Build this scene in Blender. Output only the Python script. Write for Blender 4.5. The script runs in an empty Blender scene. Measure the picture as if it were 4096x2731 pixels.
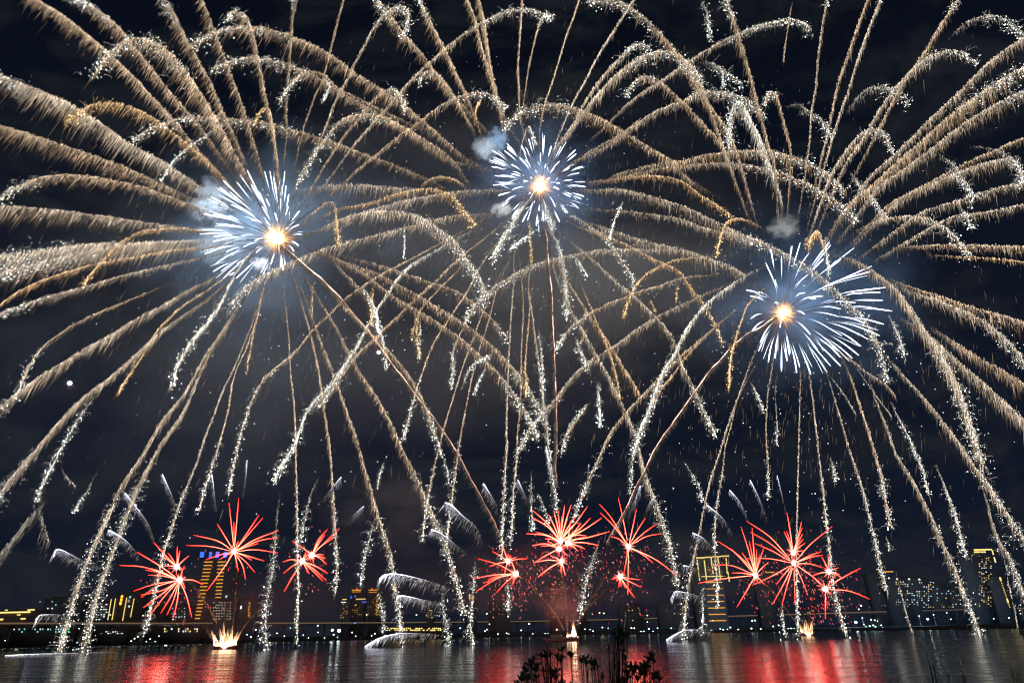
import bpy, math, random
import numpy as np
from mathutils import Vector, Matrix

# ------------------------------------------------------------------ camera
CAM_H = 6.0                         # eye height over the river, metres
FPX = 2731.0                        # focal length in photo pixels (24 mm lens on 36 mm wide film)
PITCH = math.atan((2527.0 - 1365.5) / FPX)
ROLL = math.radians(1.2)
scene = bpy.context.scene
COL = scene.collection
_f = Vector((0, math.cos(PITCH), math.sin(PITCH)))
_r0 = Vector((1, 0, 0))
_u0 = Vector((0, -math.sin(PITCH), math.cos(PITCH)))
_r = _r0 * math.cos(ROLL) - _u0 * math.sin(ROLL)
_u = _u0 * math.cos(ROLL) + _r0 * math.sin(ROLL)
cam_data = bpy.data.cameras.new('camera')
cam_data.sensor_width = 36.0
cam_data.lens = 36.0 * FPX / 4096.0
cam_data.clip_start = 0.1
cam_data.clip_end = 40000.0
cam = bpy.data.objects.new('camera', cam_data)
COL.objects.link(cam)
m3 = Matrix((_r, _u, -_f)).transposed()
cam.matrix_world = Matrix.Translation((0, 0, CAM_H)) @ m3.to_4x4()
scene.camera = cam

# ------------------------------------------------------------------ sky
scene.view_settings.view_transform = 'Standard'
scene.view_settings.look = 'None'
scene.view_settings.exposure = 0.0
scene.view_settings.gamma = 1.0
SUN_EL, SUN_ROT = math.radians(-4.0), math.radians(200.0)
world = bpy.data.worlds.new('World')
scene.world = world
world.use_nodes = True
nt = world.node_tree
nt.nodes.clear()
w_out = nt.nodes.new('ShaderNodeOutputWorld')
w_bg = nt.nodes.new('ShaderNodeBackground')
w_sky = nt.nodes.new('ShaderNodeTexSky')
w_sky.sky_type = 'NISHITA'
w_sky.sun_disc = False
w_sky.sun_elevation = SUN_EL
w_sky.sun_rotation = SUN_ROT
w_tc = nt.nodes.new('ShaderNodeTexCoord')
w_map = nt.nodes.new('ShaderNodeMapping')
w_map.inputs['Rotation'].default_value = (0.0, math.radians(25), math.radians(20))
w_map.inputs['Scale'].default_value = (2.0, 6.0, 7.0)
w_no = nt.nodes.new('ShaderNodeTexNoise')
w_no.inputs['Scale'].default_value = 2.2
w_no.inputs['Detail'].default_value = 9.0
w_no.inputs['Roughness'].default_value = 0.62
w_no.inputs['Distortion'].default_value = 0.6
w_rmp = nt.nodes.new('ShaderNodeMapRange')
w_rmp.inputs['From Min'].default_value = 0.46
w_rmp.inputs['From Max'].default_value = 0.80
w_mix = nt.nodes.new('ShaderNodeMix')
w_mix.data_type = 'RGBA'
w_mix.inputs['B'].default_value = (0.34, 0.38, 0.43, 1)      # thin night cloud lit by the city
w_mul = nt.nodes.new('ShaderNodeMath'); w_mul.operation = 'MULTIPLY'
w_mul.inputs[1].default_value = 0.9
w_add = nt.nodes.new('ShaderNodeMix'); w_add.data_type = 'RGBA'; w_add.blend_type = 'ADD'
w_add.inputs['Factor'].default_value = 1.0
w_add.inputs['B'].default_value = (0.088, 0.150, 0.335, 1)      # sky glow of a city night
L_ = nt.links.new
L_(w_tc.outputs['Generated'], w_map.inputs['Vector'])
L_(w_map.outputs['Vector'], w_no.inputs['Vector'])
L_(w_no.outputs['Fac'], w_rmp.inputs['Value'])
L_(w_rmp.outputs['Result'], w_mul.inputs[0])
L_(w_mul.outputs[0], w_mix.inputs['Factor'])
L_(w_sky.outputs['Color'], w_add.inputs['A'])
w_sep = nt.nodes.new('ShaderNodeSeparateXYZ')
w_el = nt.nodes.new('ShaderNodeMapRange')
w_el.inputs['From Min'].default_value = 0.02; w_el.inputs['From Max'].default_value = 0.72
w_el.inputs['To Min'].default_value = 1.0; w_el.inputs['To Max'].default_value = 0.42
w_gl = nt.nodes.new('ShaderNodeMix'); w_gl.data_type = 'RGBA'; w_gl.blend_type = 'MULTIPLY'
w_gl.inputs['Factor'].default_value = 1.0
w_cmb = nt.nodes.new('ShaderNodeCombineColor')
L_(w_tc.outputs['Generated'], w_sep.inputs[0]); L_(w_sep.outputs['Z'], w_el.inputs['Value'])
for i_ in range(3): L_(w_el.outputs['Result'], w_cmb.inputs[i_])
L_(w_add.outputs['Result'], w_gl.inputs['A']); L_(w_cmb.outputs[0], w_gl.inputs['B'])
L_(w_gl.outputs['Result'], w_mix.inputs['A'])
L_(w_mix.outputs['Result'], w_bg.inputs['Color'])
w_bg.inputs['Strength'].default_value = 0.06
L_(w_bg.outputs['Background'], w_out.inputs['Surface'])
# added fill lamp, faint, to lift the far facades
fill_d = bpy.data.lights.new('facade_fill', 'SUN')
fill_d.energy = 0.09
fill_d.angle = math.radians(0.5)
fill_d.color = (0.8, 0.88, 1.0)
fill_lamp = bpy.data.objects.new('facade_fill', fill_d)
fill_lamp.rotation_euler = (math.radians(50), 0, math.radians(-20))
COL.objects.link(fill_lamp)

cy = scene.cycles
cy.use_denoising = True
cy.pixel_filter_type = 'BLACKMAN_HARRIS'
cy.filter_width = 1.15
cy.max_bounces = 6
cy.volume_bounces = 0
cy.volume_step_rate = 2.0
cy.volume_max_steps = 96
cy.sample_clamp_indirect = 20.0
cy.caustics_reflective = False

# ------------------------------------------------------------------ pixels of the photo to points of the place
def ray(x, y):
    return _f + _r * ((x - 2048.0) / FPX) + _u * ((1365.5 - y) / FPX)

EYE = Vector((0, 0, CAM_H))

def P(x, y, Y):
    d = ray(x, y)
    return EYE + d * (Y / d.y)

def G(x, y, z=0.0):
    d = ray(x, y)
    return EYE + d * ((z - CAM_H) / d.z)

def pxm(x, y, Y):
    """metres per photo pixel at that point"""
    return (Y / ray(x, y).y) / FPX

TS = 1.72308

def tile(t, x, y):
    """tile number (1..9, thirds of the photo) and a place in it, to photo pixels"""
    if t == 10:                     # a closer look at the middle
        return (1200 + x / 0.84, 800 + y / 0.84)
    c, r = (t - 1) % 3, (t - 1) // 3
    return (x / TS + 1365.0 * c, y / TS + 910.0 * r)

# ------------------------------------------------------------------ things
def tag(o, label=None, cat=None, group=None, kind=None):
    if label: o['label'] = label
    if cat: o['category'] = cat
    if group: o['group'] = group
    if kind: o['kind'] = kind
    return o

def empty(name, loc, label=None, cat=None, group=None):
    o = bpy.data.objects.new(name, None)
    o.location = loc
    o.empty_display_size = 0.5
    COL.objects.link(o)
    return tag(o, label, cat, group)

def link_mesh(name, me, mat, parent=None):
    o = bpy.data.objects.new(name, me)
    if mat is not None:
        me.materials.append(mat)
    COL.objects.link(o)
    if parent is not None:
        o.parent = parent
        o.matrix_parent_inverse = Matrix.Translation(parent.location).inverted()
    return o

def np_mesh(name, V, quads, tris=None, glow=None, smooth=False):
    me = bpy.data.meshes.new(name)
    V = np.asarray(V, dtype=np.float32)
    nq = 0 if quads is None else len(quads)
    nt3 = 0 if tris is None else len(tris)
    me.vertices.add(len(V))
    me.vertices.foreach_set('co', V.ravel())
    loops = []
    if nq: loops.append(np.asarray(quads, dtype=np.int32).ravel())
    if nt3: loops.append(np.asarray(tris, dtype=np.int32).ravel())
    loops = np.concatenate(loops)
    me.loops.add(len(loops))
    me.loops.foreach_set('vertex_index', loops)
    me.polygons.add(nq + nt3)
    st = np.concatenate([np.arange(nq) * 4, nq * 4 + np.arange(nt3) * 3]).astype(np.int32)
    me.polygons.foreach_set('loop_start', st)
    if smooth:
        me.polygons.foreach_set('use_smooth', np.ones(nq + nt3, dtype=bool))
    me.update(calc_edges=True)
    if glow is not None:
        a = me.attributes.new('glow', 'FLOAT_COLOR', 'POINT')
        g = np.ones((len(V), 4), dtype=np.float32)
        g[:, :3] = glow
        a.data.foreach_set('color', g.ravel())
    return me

# ------------------------------------------------------------------ materials
def mat_new(name):
    m = bpy.data.materials.new(name)
    m.use_nodes = True
    m.node_tree.nodes.clear()
    out = m.node_tree.nodes.new('ShaderNodeOutputMaterial')
    return m, m.node_tree, out

def mat_spark(name, sampling='NONE'):
    m, t, out = mat_new(name)
    a = t.nodes.new('ShaderNodeAttribute'); a.attribute_name = 'glow'
    e = t.nodes.new('ShaderNodeEmission')
    t.links.new(a.outputs['Color'], e.inputs['Color'])
    t.links.new(e.outputs[0], out.inputs['Surface'])
    m.cycles.emission_sampling = sampling
    return m

def mat_emit(name, col, strength, sampling='NONE'):
    m, t, out = mat_new(name)
    e = t.nodes.new('ShaderNodeEmission')
    e.inputs['Color'].default_value = (*col, 1)
    e.inputs['Strength'].default_value = strength
    t.links.new(e.outputs[0], out.inputs['Surface'])
    m.cycles.emission_sampling = sampling
    return m

def mat_surf(name, col, rough=0.8, noise=0.0, nscale=1.0, metal=0.0):
    m, t, out = mat_new(name)
    b = t.nodes.new('ShaderNodeBsdfPrincipled')
    b.inputs['Base Color'].default_value = (*col, 1)
    b.inputs['Roughness'].default_value = rough
    b.inputs['Metallic'].default_value = metal
    if noise:
        tc = t.nodes.new('ShaderNodeTexCoord')
        n = t.nodes.new('ShaderNodeTexNoise')
        n.inputs['Scale'].default_value = nscale
        n.inputs['Detail'].default_value = 6
        r = t.nodes.new('ShaderNodeMix'); r.data_type = 'RGBA'
        r.inputs['A'].default_value = (*[c * (1 - noise) for c in col], 1)
        r.inputs['B'].default_value = (*[min(1, c * (1 + noise)) for c in col], 1)
        t.links.new(tc.outputs['Object'], n.inputs['Vector'])
        t.links.new(n.outputs['Fac'], r.inputs['Factor'])
        t.links.new(r.outputs['Result'], b.inputs['Base Color'])
    t.links.new(b.outputs[0], out.inputs['Surface'])
    return m

SPARK = mat_spark('glowing_sparks')
STAR = mat_spark('burning_star')
REDSTAR = mat_spark('burning_red_star', 'FRONT')
FIRE = mat_spark('burning_powder')
FLAME = mat_spark('powder_flame', 'FRONT')

# ------------------------------------------------------------------ spark geometry
VIEW = np.array([0.0, 0.8, 0.6])

def streak_mesh(name, C, W, G3, sides=3):
    """C (n,k,3) centres, W (n,k) radii, G3 (n,k,3) emitted light: n slim spindles in one mesh"""
    n, k, _ = C.shape
    T = C[:, -1] - C[:, 0]
    T /= np.maximum(np.linalg.norm(T, axis=1, keepdims=True), 1e-9)
    A = np.cross(T, VIEW)
    bad = np.linalg.norm(A, axis=1) < 1e-3
    A[bad] = np.cross(T[bad], np.array([1.0, 0, 0]))
    A /= np.linalg.norm(A, axis=1, keepdims=True)
    B = np.cross(T, A)
    V = np.empty((n, k, sides, 3))
    for i in range(sides):
        a = 2 * math.pi * i / sides
        V[:, :, i, :] = C + W[:, :, None] * (A[:, None, :] * math.cos(a) + B[:, None, :] * math.sin(a))
    idx = np.arange(n * k * sides).reshape(n, k, sides)
    q = []
    for i in range(sides):
        j = (i + 1) % sides
        q.append(np.stack([idx[:, :-1, i], idx[:, :-1, j], idx[:, 1:, j], idx[:, 1:, i]], axis=-1).reshape(-1, 4))
    Q = np.concatenate(q)
    GL = np.repeat(G3[:, :, None, :], sides, axis=2).reshape(-1, 3)
    return np_mesh(name, V.reshape(-1, 3), Q, None, GL)

OCT_V = np.array([(1, 0, 0), (-1, 0, 0), (0, 1, 0), (0, -1, 0), (0, 0, 1), (0, 0, -1)], float)
OCT_T = np.array([(0, 2, 4), (2, 1, 4), (1, 3, 4), (3, 0, 4), (2, 0, 5), (1, 2, 5), (3, 1, 5), (0, 3, 5)])

def dot_arrays(C, R, G3):
    n = len(C)
    V = (C[:, None, :] + OCT_V[None] * R[:, None, None]).reshape(-1, 3)
    T = (np.arange(n)[:, None, None] * 6 + OCT_T[None]).reshape(-1, 3)
    return V, T, np.repeat(G3, 6, axis=0)

def dot_mesh(name, C, R, G3):
    V, T, GL = dot_arrays(C, R, G3)
    return np_mesh(name, V, None, T, GL)

def smooth_path(pts, n):
    """Catmull-Rom through the points, n samples evenly spaced"""
    p = np.asarray(pts, float)
    if len(p) == 2:
        p = np.array([p[0], (p[0] + p[1]) / 2, p[1]])
    q = np.vstack([2 * p[0] - p[1], p, 2 * p[-1] - p[-2]])
    out = []
    for i in range(1, len(q) - 2):
        t = np.linspace(0, 1, 16, endpoint=False)[:, None]
        a, b, c, d = q[i - 1], q[i], q[i + 1], q[i + 2]
        out.append(0.5 * ((2 * b) + (c - a) * t + (2 * a - 5 * b + 4 * c - d) * t ** 2 + (3 * b - a - 3 * c + d) * t ** 3))
    out.append(q[-2][None])
    s = np.vstack(out)
    L = np.concatenate([[0], np.cumsum(np.linalg.norm(np.diff(s, axis=0), axis=1))])
    u = np.linspace(0, L[-1], n)
    return np.stack([np.interp(u, L, s[:, i]) for i in range(s.shape[1])], axis=1), L[-1]

FALL = np.array([-0.21, 0.0, -1.0])
FALL /= np.linalg.norm(FALL)
# ------------------------------------------------------------------ setting: river, banks
def water_material():
    m, t, out = mat_new('river_water')
    b = t.nodes.new('ShaderNodeBsdfPrincipled')
    b.inputs['Base Color'].default_value = (0.008, 0.011, 0.016, 1)
    b.inputs['IOR'].default_value = 1.33
    tc = t.nodes.new('ShaderNodeTexCoord')
    m1 = t.nodes.new('ShaderNodeMapping'); m1.inputs['Scale'].default_value = (0.035, 0.20, 1)
    n1 = t.nodes.new('ShaderNodeTexNoise'); n1.inputs['Scale'].default_value = 1.0; n1.inputs['Detail'].default_value = 5
    m2 = t.nodes.new('ShaderNodeMapping'); m2.inputs['Scale'].default_value = (0.9, 1.3, 1)
    n2 = t.nodes.new('ShaderNodeTexNoise'); n2.inputs['Scale'].default_value = 1.0; n2.inputs['Detail'].default_value = 4
    r = t.nodes.new('ShaderNodeMapRange')
    r.inputs['From Min'].default_value = 0.3; r.inputs['From Max'].default_value = 0.7
    r.inputs['To Min'].default_value = 0.07; r.inputs['To Max'].default_value = 0.24
    b1 = t.nodes.new('ShaderNodeBump'); b1.inputs['Strength'].default_value = 1.0; b1.inputs['Distance'].default_value = 0.15
    b2 = t.nodes.new('ShaderNodeBump'); b2.inputs['Strength'].default_value = 1.0; b2.inputs['Distance'].default_value = 0.045
    k = t.links.new
    k(tc.outputs['Object'], m1.inputs['Vector']); k(m1.outputs[0], n1.inputs['Vector'])
    k(tc.outputs['Object'], m2.inputs['Vector']); k(m2.outputs[0], n2.inputs['Vector'])
    k(n1.outputs['Fac'], r.inputs['Value']); k(r.outputs['Result'], b.inputs['Roughness'])
    k(n1.outputs['Fac'], b1.inputs['Height'])
    k(b1.outputs['Normal'], b2.inputs['Normal']); k(n2.outputs['Fac'], b2.inputs['Height'])
    k(b2.outputs['Normal'], b.inputs['Normal'])
    k(b.outputs[0], out.inputs['Surface'])
    return m

def sheet(name, pts, mat):
    me = np_mesh(name, pts, None if len(pts) != 4 else [[0, 1, 2, 3]])
    return tag(link_mesh(name, me, mat), kind='structure')

sheet('water', [(-4000, 12, 0), (4000, 12, 0), (4000, 5000, 0), (-4000, 5000, 0)], water_material())

M_EARTH = mat_surf('dark_bank_earth', (0.05, 0.045, 0.035), 0.95, 0.4, 0.4)
M_CONC = mat_surf('weathered_concrete', (0.24, 0.23, 0.22), 0.85, 0.25, 0.3)
M_ASPH = mat_surf('asphalt', (0.05, 0.05, 0.052), 0.9, 0.2, 2.0)

# near bank under the camera, sloping to the river
def bank_mesh(prof, xs):
    V, Q = [], []
    for (y, z) in prof:
        for x in xs:
            V.append((x, y + 0.4 * math.sin(x * 0.31), z + 0.06 * math.sin(x * 1.7 + y)))
    n = len(xs)
    for i in range(len(prof) - 1):
        for j in range(n - 1):
            Q.append((i * n + j, i * n + j + 1, (i + 1) * n + j + 1, (i + 1) * n + j))
    return np_mesh('bank', V, Q, smooth=True)
tag(link_mesh('ground', bank_mesh([(-40, 4.6), (-6, 4.5), (2, 4.35), (6, 4.1), (9, 3.4), (13, 1.6), (18, -0.6)], np.linspace(-60, 60, 61)), M_EARTH), kind='structure')

# far bank: waterline traced in plan, an embankment step, then flat land to the horizon
BANK_PX = [(-1500, 2624), (-600, 2604), (0, 2592), (300, 2586), (1000, 2568), (1655, 2554), (2400, 2538), (3078, 2526), (3600, 2519), (4096, 2512), (5200, 2502)]
BANK = [G(x, y) for x, y in BANK_PX]
BV, BQ = [], []
for p in BANK:
    d = Vector((p.x, p.y, 0)).normalized()
    for off, z in ((-2.0, -0.6), (0.0, 0.4), (6.0, 1.2), (7.0, 2.6), (40.0, 3.0), (400.0, 4.0), (3500.0, 6.0)):
        BV.append((p.x + d.x * off, p.y + d.y * off, z))
nb = 7
for i in range(len(BANK) - 1):
    for j in range(nb - 1):
        BQ.append((i * nb + j, (i + 1) * nb + j, (i + 1) * nb + j + 1, i * nb + j + 1))
tag(link_mesh('terrain', np_mesh('far_bank', BV, BQ), M_EARTH), kind='structure')

def bank_dist(x):
    """distance along Y of the far waterline in the direction of photo column x"""
    xs = [a for a, _ in BANK_PX]
    return float(np.interp(x, xs, [p.y for p in BANK]))

# ------------------------------------------------------------------ box helpers
def boxes_mesh(name, boxes):
    """boxes: (cx,cy,cz,sx,sy,sz) -> one mesh"""
    V, Q = [], []
    for cx, cy, cz, sx, sy, sz in boxes:
        b = len(V)
        for dx in (-.5, .5):
            for dy in (-.5, .5):
                for dz in (-.5, .5):
                    V.append((cx + dx * sx, cy + dy * sy, cz + dz * sz))
        for f in ((0, 1, 3, 2), (4, 6, 7, 5), (0, 4, 5, 1), (2, 3, 7, 6), (0, 2, 6, 4), (1, 5, 7, 3)):
            Q.append([b + i for i in f])
    return np_mesh(name, V, Q)

def part_boxes(name, boxes, mat, parent):
    return link_mesh(name, boxes_mesh(name, boxes), mat, parent)

# ------------------------------------------------------------------ elevated road along the far bank
ROAD_PX = [(-700, 2492), (0, 2489), (870, 2489), (1365, 2488), (2177, 2481), (2834, 2464), (3397, 2447), (4096, 2429), (4900, 2412)]
ROAD_Z = 28.0
RP = [G(x, y, ROAD_Z) for x, y in ROAD_PX]
rp, _ = smooth_path([tuple(p) for p in RP], 60)
road = empty('elevated_road', tuple(rp[30]), 'long elevated concrete road crossing behind the far bank, its lit edge a pale line', 'bridge')
V, Q = [], []
for i, p in enumerate(rp):
    d = Vector((p[0], p[1], 0)).normalized()
    for off, dz in ((0, 0.0), (0, -2.3), (1.0, -3.4), (18, -3.4), (20, -2.2), (20, 0.0), (19.6, 0.0), (19.6, -1.1), (0.4, -1.1), (0.4, 0.0)):
        V.append((p[0] + d.x * off, p[1] + d.y * off, ROAD_Z + dz))
nr = 10
for i in range(len(rp) - 1):
    for j in range(nr):
        a, b = i * nr + j, i * nr + (j + 1) % nr
        Q.append((a, b, b + nr, a + nr))
link_mesh('deck', np_mesh('deck', V, Q), mat_surf('road_concrete', (0.42, 0.36, 0.30), 0.8, 0.15, 0.05), road)
M_PIER = M_CONC
for i in range(1, 59):
    p = rp[i]
    d = Vector((p[0], p[1], 0)).normalized()
    c = (p[0] + d.x * 10, p[1] + d.y * 10)
    link_mesh('pier', boxes_mesh('pier', [(c[0], c[1], 13.2, 3.2, 3.2, 20.4), (c[0], c[1], 23.95, 14, 3.4, 1.25)]), M_PIER, road)
# light on the parapet edge, put in as a dim glowing band
M_PARAPET_GLOW = mat_emit('parapet_glow', (1.0, 0.66, 0.38), 0.16)
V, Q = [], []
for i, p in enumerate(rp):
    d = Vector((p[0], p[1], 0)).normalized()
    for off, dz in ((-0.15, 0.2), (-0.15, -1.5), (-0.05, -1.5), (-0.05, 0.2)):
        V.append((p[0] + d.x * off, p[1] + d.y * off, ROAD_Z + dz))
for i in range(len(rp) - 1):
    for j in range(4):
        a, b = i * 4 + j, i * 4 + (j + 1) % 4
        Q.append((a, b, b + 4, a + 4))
link_mesh('light_strip', np_mesh('light_strip', V, Q), M_PARAPET_GLOW, road)

# ------------------------------------------------------------------ buildings
M_WALL = [mat_surf('facade_grey', (0.22, 0.22, 0.23), 0.85, 0.2, 0.05), mat_surf('facade_brown', (0.20, 0.15, 0.12), 0.85, 0.2, 0.05), mat_surf('facade_pale', (0.34, 0.33, 0.31), 0.85, 0.2, 0.05), mat_surf('dark_cladding', (0.05, 0.045, 0.045), 0.85, 0.2, 0.2)]
WM = {}
WCOL = {'y': ((1.0, 0.72, 0.22), 1.3), 'Y': ((1.0, 0.76, 0.22), 1.5), 'o': ((1.0, 0.42, 0.04), 1.2), 'w': ((0.85, 0.95, 1.0), 1.5), 't': ((0.35, 0.85, 0.95), 1.0),
        'b': ((0.05, 0.14, 1.0), 1.6), 'p': ((0.30, 0.12, 1.0), 1.6), 'r': ((1.0, 0.06, 0.02), 3.0), 'd': ((1.0, 0.85, 0.6), 0.35), 'g': ((0.1, 0.9, 0.45), 1.5), 'O': ((1.0, 0.36, 0.02), 3.0)}
for k, (c, s) in WCOL.items():
    WM[k] = mat_emit('window_light_' + {'y': 'yellow', 'Y': 'bright_yellow', 'o': 'orange', 'w': 'white', 't': 'teal', 'b': 'blue', 'p': 'violet', 'r': 'red', 'd': 'dim', 'g': 'green', 'O': 'bright_orange'}[k], c, s)
UNIT = {}
def unit_box(k):
    if k not in UNIT:
        me = boxes_mesh('lit_window', [(0, 0, 0, 1, 1, 1)])
        me.materials.append(WM[k])
        UNIT[k] = me
    return UNIT[k]

def lit(parent, name, k, x, y, w, h, Y, out=0.25):
    """a lit panel fixed to the front of a building: photo centre x,y and size w,h in photo pixels"""
    c = P(x, y, Y)
    s = pxm(x, y, Y)
    o = bpy.data.objects.new(name, unit_box(k))
    o.location = (c.x, c.y - out, c.z)
    o.scale = (w * s, 0.4, h * s)
    COL.objects.link(o)
    o.parent = parent
    o.matrix_parent_inverse = Matrix.Translation(parent.location).inverted()
    return o

rngb = np.random.default_rng(5)

def building(name, label, x0, x1, ytop, Y, mat=0, steps=(), depth=24, wins=(), cat='building', roofbits=True):
    """body between photo columns x0..x1 (at its foot) rising to photo row ytop, standing at distance Y"""
    xm = (x0 + x1) / 2
    foot = 2500 - 0.0209 * (xm - 2048)
    a, b = P(x0, foot, Y), P(x1, foot, Y)
    top = P(xm, ytop, Y).z
    z0 = 2.0
    root = empty(name, ((a.x + b.x) / 2, Y, z0), label, cat)
    bx = [((a.x + b.x) / 2, Y + depth / 2, (z0 + top) / 2, b.x - a.x, depth, top - z0)]
    link_mesh('wall', boxes_mesh('wall', bx), M_WALL[mat], root)
    w = b.x - a.x
    if roofbits:
        rb = [((a.x + b.x) / 2 + w * 0.1, Y + depth / 2, top + 1.6, w * 0.4, depth * 0.4, 3.2), (a.x + w * 0.5, Y + depth / 2, top + 0.35, w + 0.6, depth + 0.6, 0.7)]
        rb[0] = (rb[0][0], rb[0][1], top + 0.72 + 1.5, rb[0][3], rb[0][4], 3.0)
        link_mesh('roof', boxes_mesh('roof', rb), M_WALL[(mat + 1) % 3], root)
    for sx0, sx1, sy in steps:
        c, d = P(sx0, foot, Y), P(sx1, foot, Y)
        st = P((sx0 + sx1) / 2, sy, Y).z
        link_mesh('upper_storey', boxes_mesh('upper_storey', [((c.x + d.x) / 2, Y + depth / 2 + 1, (top + 0.75 + st) / 2, d.x - c.x, depth * 0.7, st - top - 0.75)]), M_WALL[mat], root)
    for k, x, y, ww, hh in wins:
        lit(root, 'window', k, x, y, ww, hh, Y)
    return root

def grid(k, xs, ys, w, h, p=1.0, seed=1):
    r = np.random.default_rng(seed)
    out = []
    for y in ys:
        for x in xs:
            if r.random() < p:
                kk = k if isinstance(k, str) and len(k) == 1 else k[r.integers(len(k))]
                out.append((kk, x + r.uniform(-1.2, 1.2), y + r.uniform(-1, 1), w * r.uniform(.7, 1.2), h))
    return out

T7 = lambda x, y: tile(7, x, y)
T8 = lambda x, y: tile(8, x, y)
T9 = lambda x, y: tile(9, x, y)
def wt(t, lst):
    out = []
    for k, x, y, w, h in lst:
        a, b = tile(t, x, y)
        out.append((k, a, b, w / TS, h / TS))
    return out

building('low_hall', 'wide hall at the far left with a bright yellow strip of light on its roof', -60, 142, 2440, 1150, 1,
         wins=wt(7, [('Y', 105, 1081, 210, 9), ('Y', 215, 1064, 50, 7), ('y', 45, 1066, 20, 6), ('Y', 160, 1125, 34, 8), ('Y', 10, 1130, 24, 10), ('y', 130, 1098, 24, 7)]))
building('apartment_block', 'dark broad apartment block with a few scattered dim windows, beside the yellow lit hall', 148, 292, 2394, 1250, 0, steps=((170, 250, 2384),),
         wins=grid('tw', range(160, 290, 16), range(2405, 2485, 13), 4, 4, .22, 3))
building('apartment_block', 'grey mid-rise block with dim window rows left of the building with slanting light strips', 328, 432, 2410, 1300, 0,
         wins=grid('dw', range(336, 430, 10), range(2416, 2485, 10), 6, 3, .6, 4))
b3 = building('office_building', 'brown office building with tall slanting yellow light strips and three orange square signs', 434, 540, 2372, 1250, 1, steps=((492, 530, 2346),),
         wins=wt(7, [('O', 841, 973, 14, 18), ('O', 836, 996, 14, 18), ('O', 831, 1020, 14, 18), ('t', 897, 976, 14, 12), ('d', 888, 1003, 14, 18), ('w', 890, 1040, 10, 10), ('w', 760, 1098, 8, 8)]))
for (xa, ya, xb, yb) in ((768, 990, 743, 1135), (797, 985, 772, 1135), (874, 980, 845, 1140), (925, 985, 900, 1115)):
    for i in range(6):
        f = (i + .5) / 6
        px, py = tile(7, xa + (xb - xa) * f, ya + (yb - ya) * f)
        lit(b3, 'light_strip', 'y', px, py, 3.2, abs(yb - ya) / 6 / TS - 1.5, 1250)
building('apartment_block', 'dark brown flat-topped block left of the tower with orange floors', 556, 640, 2416, 1300, 1,
         wins=grid('dt', range(564, 640, 13), range(2425, 2485, 12), 4, 3, .3, 7))
building('apartment_block', 'dim grey block half hidden behind the two left red bursts', 648, 745, 2424, 1350, 0,
         wins=grid('dwt', range(655, 745, 12), range(2432, 2485, 11), 4, 3, .4, 8))
tw = building('tower', 'tall dark tower with stacked orange floor lights and four blue panels at its crown', 772, 905, 2228, 1200, 0, roofbits=False)
for x, w in ((808, 15), (842, 10), (870, 14), (901, 14)):
    lit(tw, 'crown_panel', 'b' if x != 870 else 'p', x, 2217, w, 22, 1200)
_c0, _c1 = P(790, 2216, 1200), P(912, 2216, 1200)
link_mesh('crown', boxes_mesh('crown', [((_c0.x + _c1.x) / 2, 1206, P(842, 2217, 1200).z, _c1.x - _c0.x, 11, 10)]), M_WALL[0], tw)
for i in range(17):
    f = i / 16
    lit(tw, 'window', 'o', 834 - 44 * f, 2246 + 226 * f, 34 - 14 * f, 3.2, 1200)
    if i < 11:
        lit(tw, 'window', 'o', 886 - 16 * f * 1.3, 2246 + 142 * i / 10, 30 - 10 * f, 3.2, 1200)
building('apartment_block', 'grey block with a faint grid of windows at the foot of the orange floored tower', 848, 924, 2400, 1100, 0,
         wins=grid('dd', range(855, 922, 11), range(2408, 2480, 11), 6, 4, .9, 9))
building('apartment_block', 'dark block with three bright white windows right of the orange floored tower', 926, 1006, 2396, 1150, 0,
         wins=wt(7, [('w', 1620, 1047, 10, 20), ('w', 1642, 1047, 10, 20), ('w', 1661, 1047, 10, 20), ('w', 1632, 1095, 22, 18), ('w', 1488, 1046, 8, 8), ('t', 1560, 972, 14, 14)]) + grid('oo', [994, 1000], range(2405, 2470, 6), 2.2, 2.6, .9, 10))
_yr = float(np.interp(968, [a for a, _ in ROAD_PX], [p.y for p in RP])) - 1.0
lit(road, 'violet_light', 'p', 980, 2487.5, 46, 7, _yr)
lit(road, 'violet_light', 'b', 944, 2488.5, 26, 5, _yr)
# towers behind the smoke
building('tower', 'hazy tower with orange lit flat top, left of the pair behind the middle haze', 1396, 1450, 2362, 1500, 1,
         wins=wt(8, [('o', 105, 928, 66, 6), ('o', 105, 940, 60, 4), ('r', 110, 921, 10, 7), ('b', 68, 978, 8, 16), ('b', 96, 972, 10, 10), ('y', 135, 990, 66, 6), ('b', 158, 1010, 30, 6), ('o', 100, 1030, 8, 8)]) + grid('do', range(1402, 1450, 9), range(2420, 2470, 9), 3, 2.5, .35, 11))
building('tower', 'hazy tower with orange lit top and dotted orange edge, right of the pair', 1470, 1518, 2362, 1500, 1,
         wins=wt(8, [('o', 218, 928, 60, 6), ('o', 218, 942, 56, 4), ('r', 210, 919, 10, 8)]) + grid('oo', [1506, 1510], range(2385, 2460, 6), 2.4, 3, .85, 12) + grid('do', range(1474, 1502, 9), range(2390, 2460, 9), 3, 2.5, .3, 13))
building('office_building', 'low hazy block with two pale lit roof lines left of the orange topped pair', 1360, 1392, 2400, 1450, 0,
         wins=wt(8, [('y', 22, 992, 30, 6), ('w', 16, 1012, 34, 6)]) + grid('yo', range(1364, 1392, 8), range(2415, 2470, 9), 3, 2.5, .4, 14))
building('apartment_block', 'squat hazy block with a red roof beacon, under the second long silver arc', 1700, 1732, 2434, 1450, 1,
         wins=grid('yd', range(1706, 1730, 7), range(2440, 2475, 7), 3.5, 2.5, .6, 15) + wt(8, [('r', 607, 1028, 9, 9)]))
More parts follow.
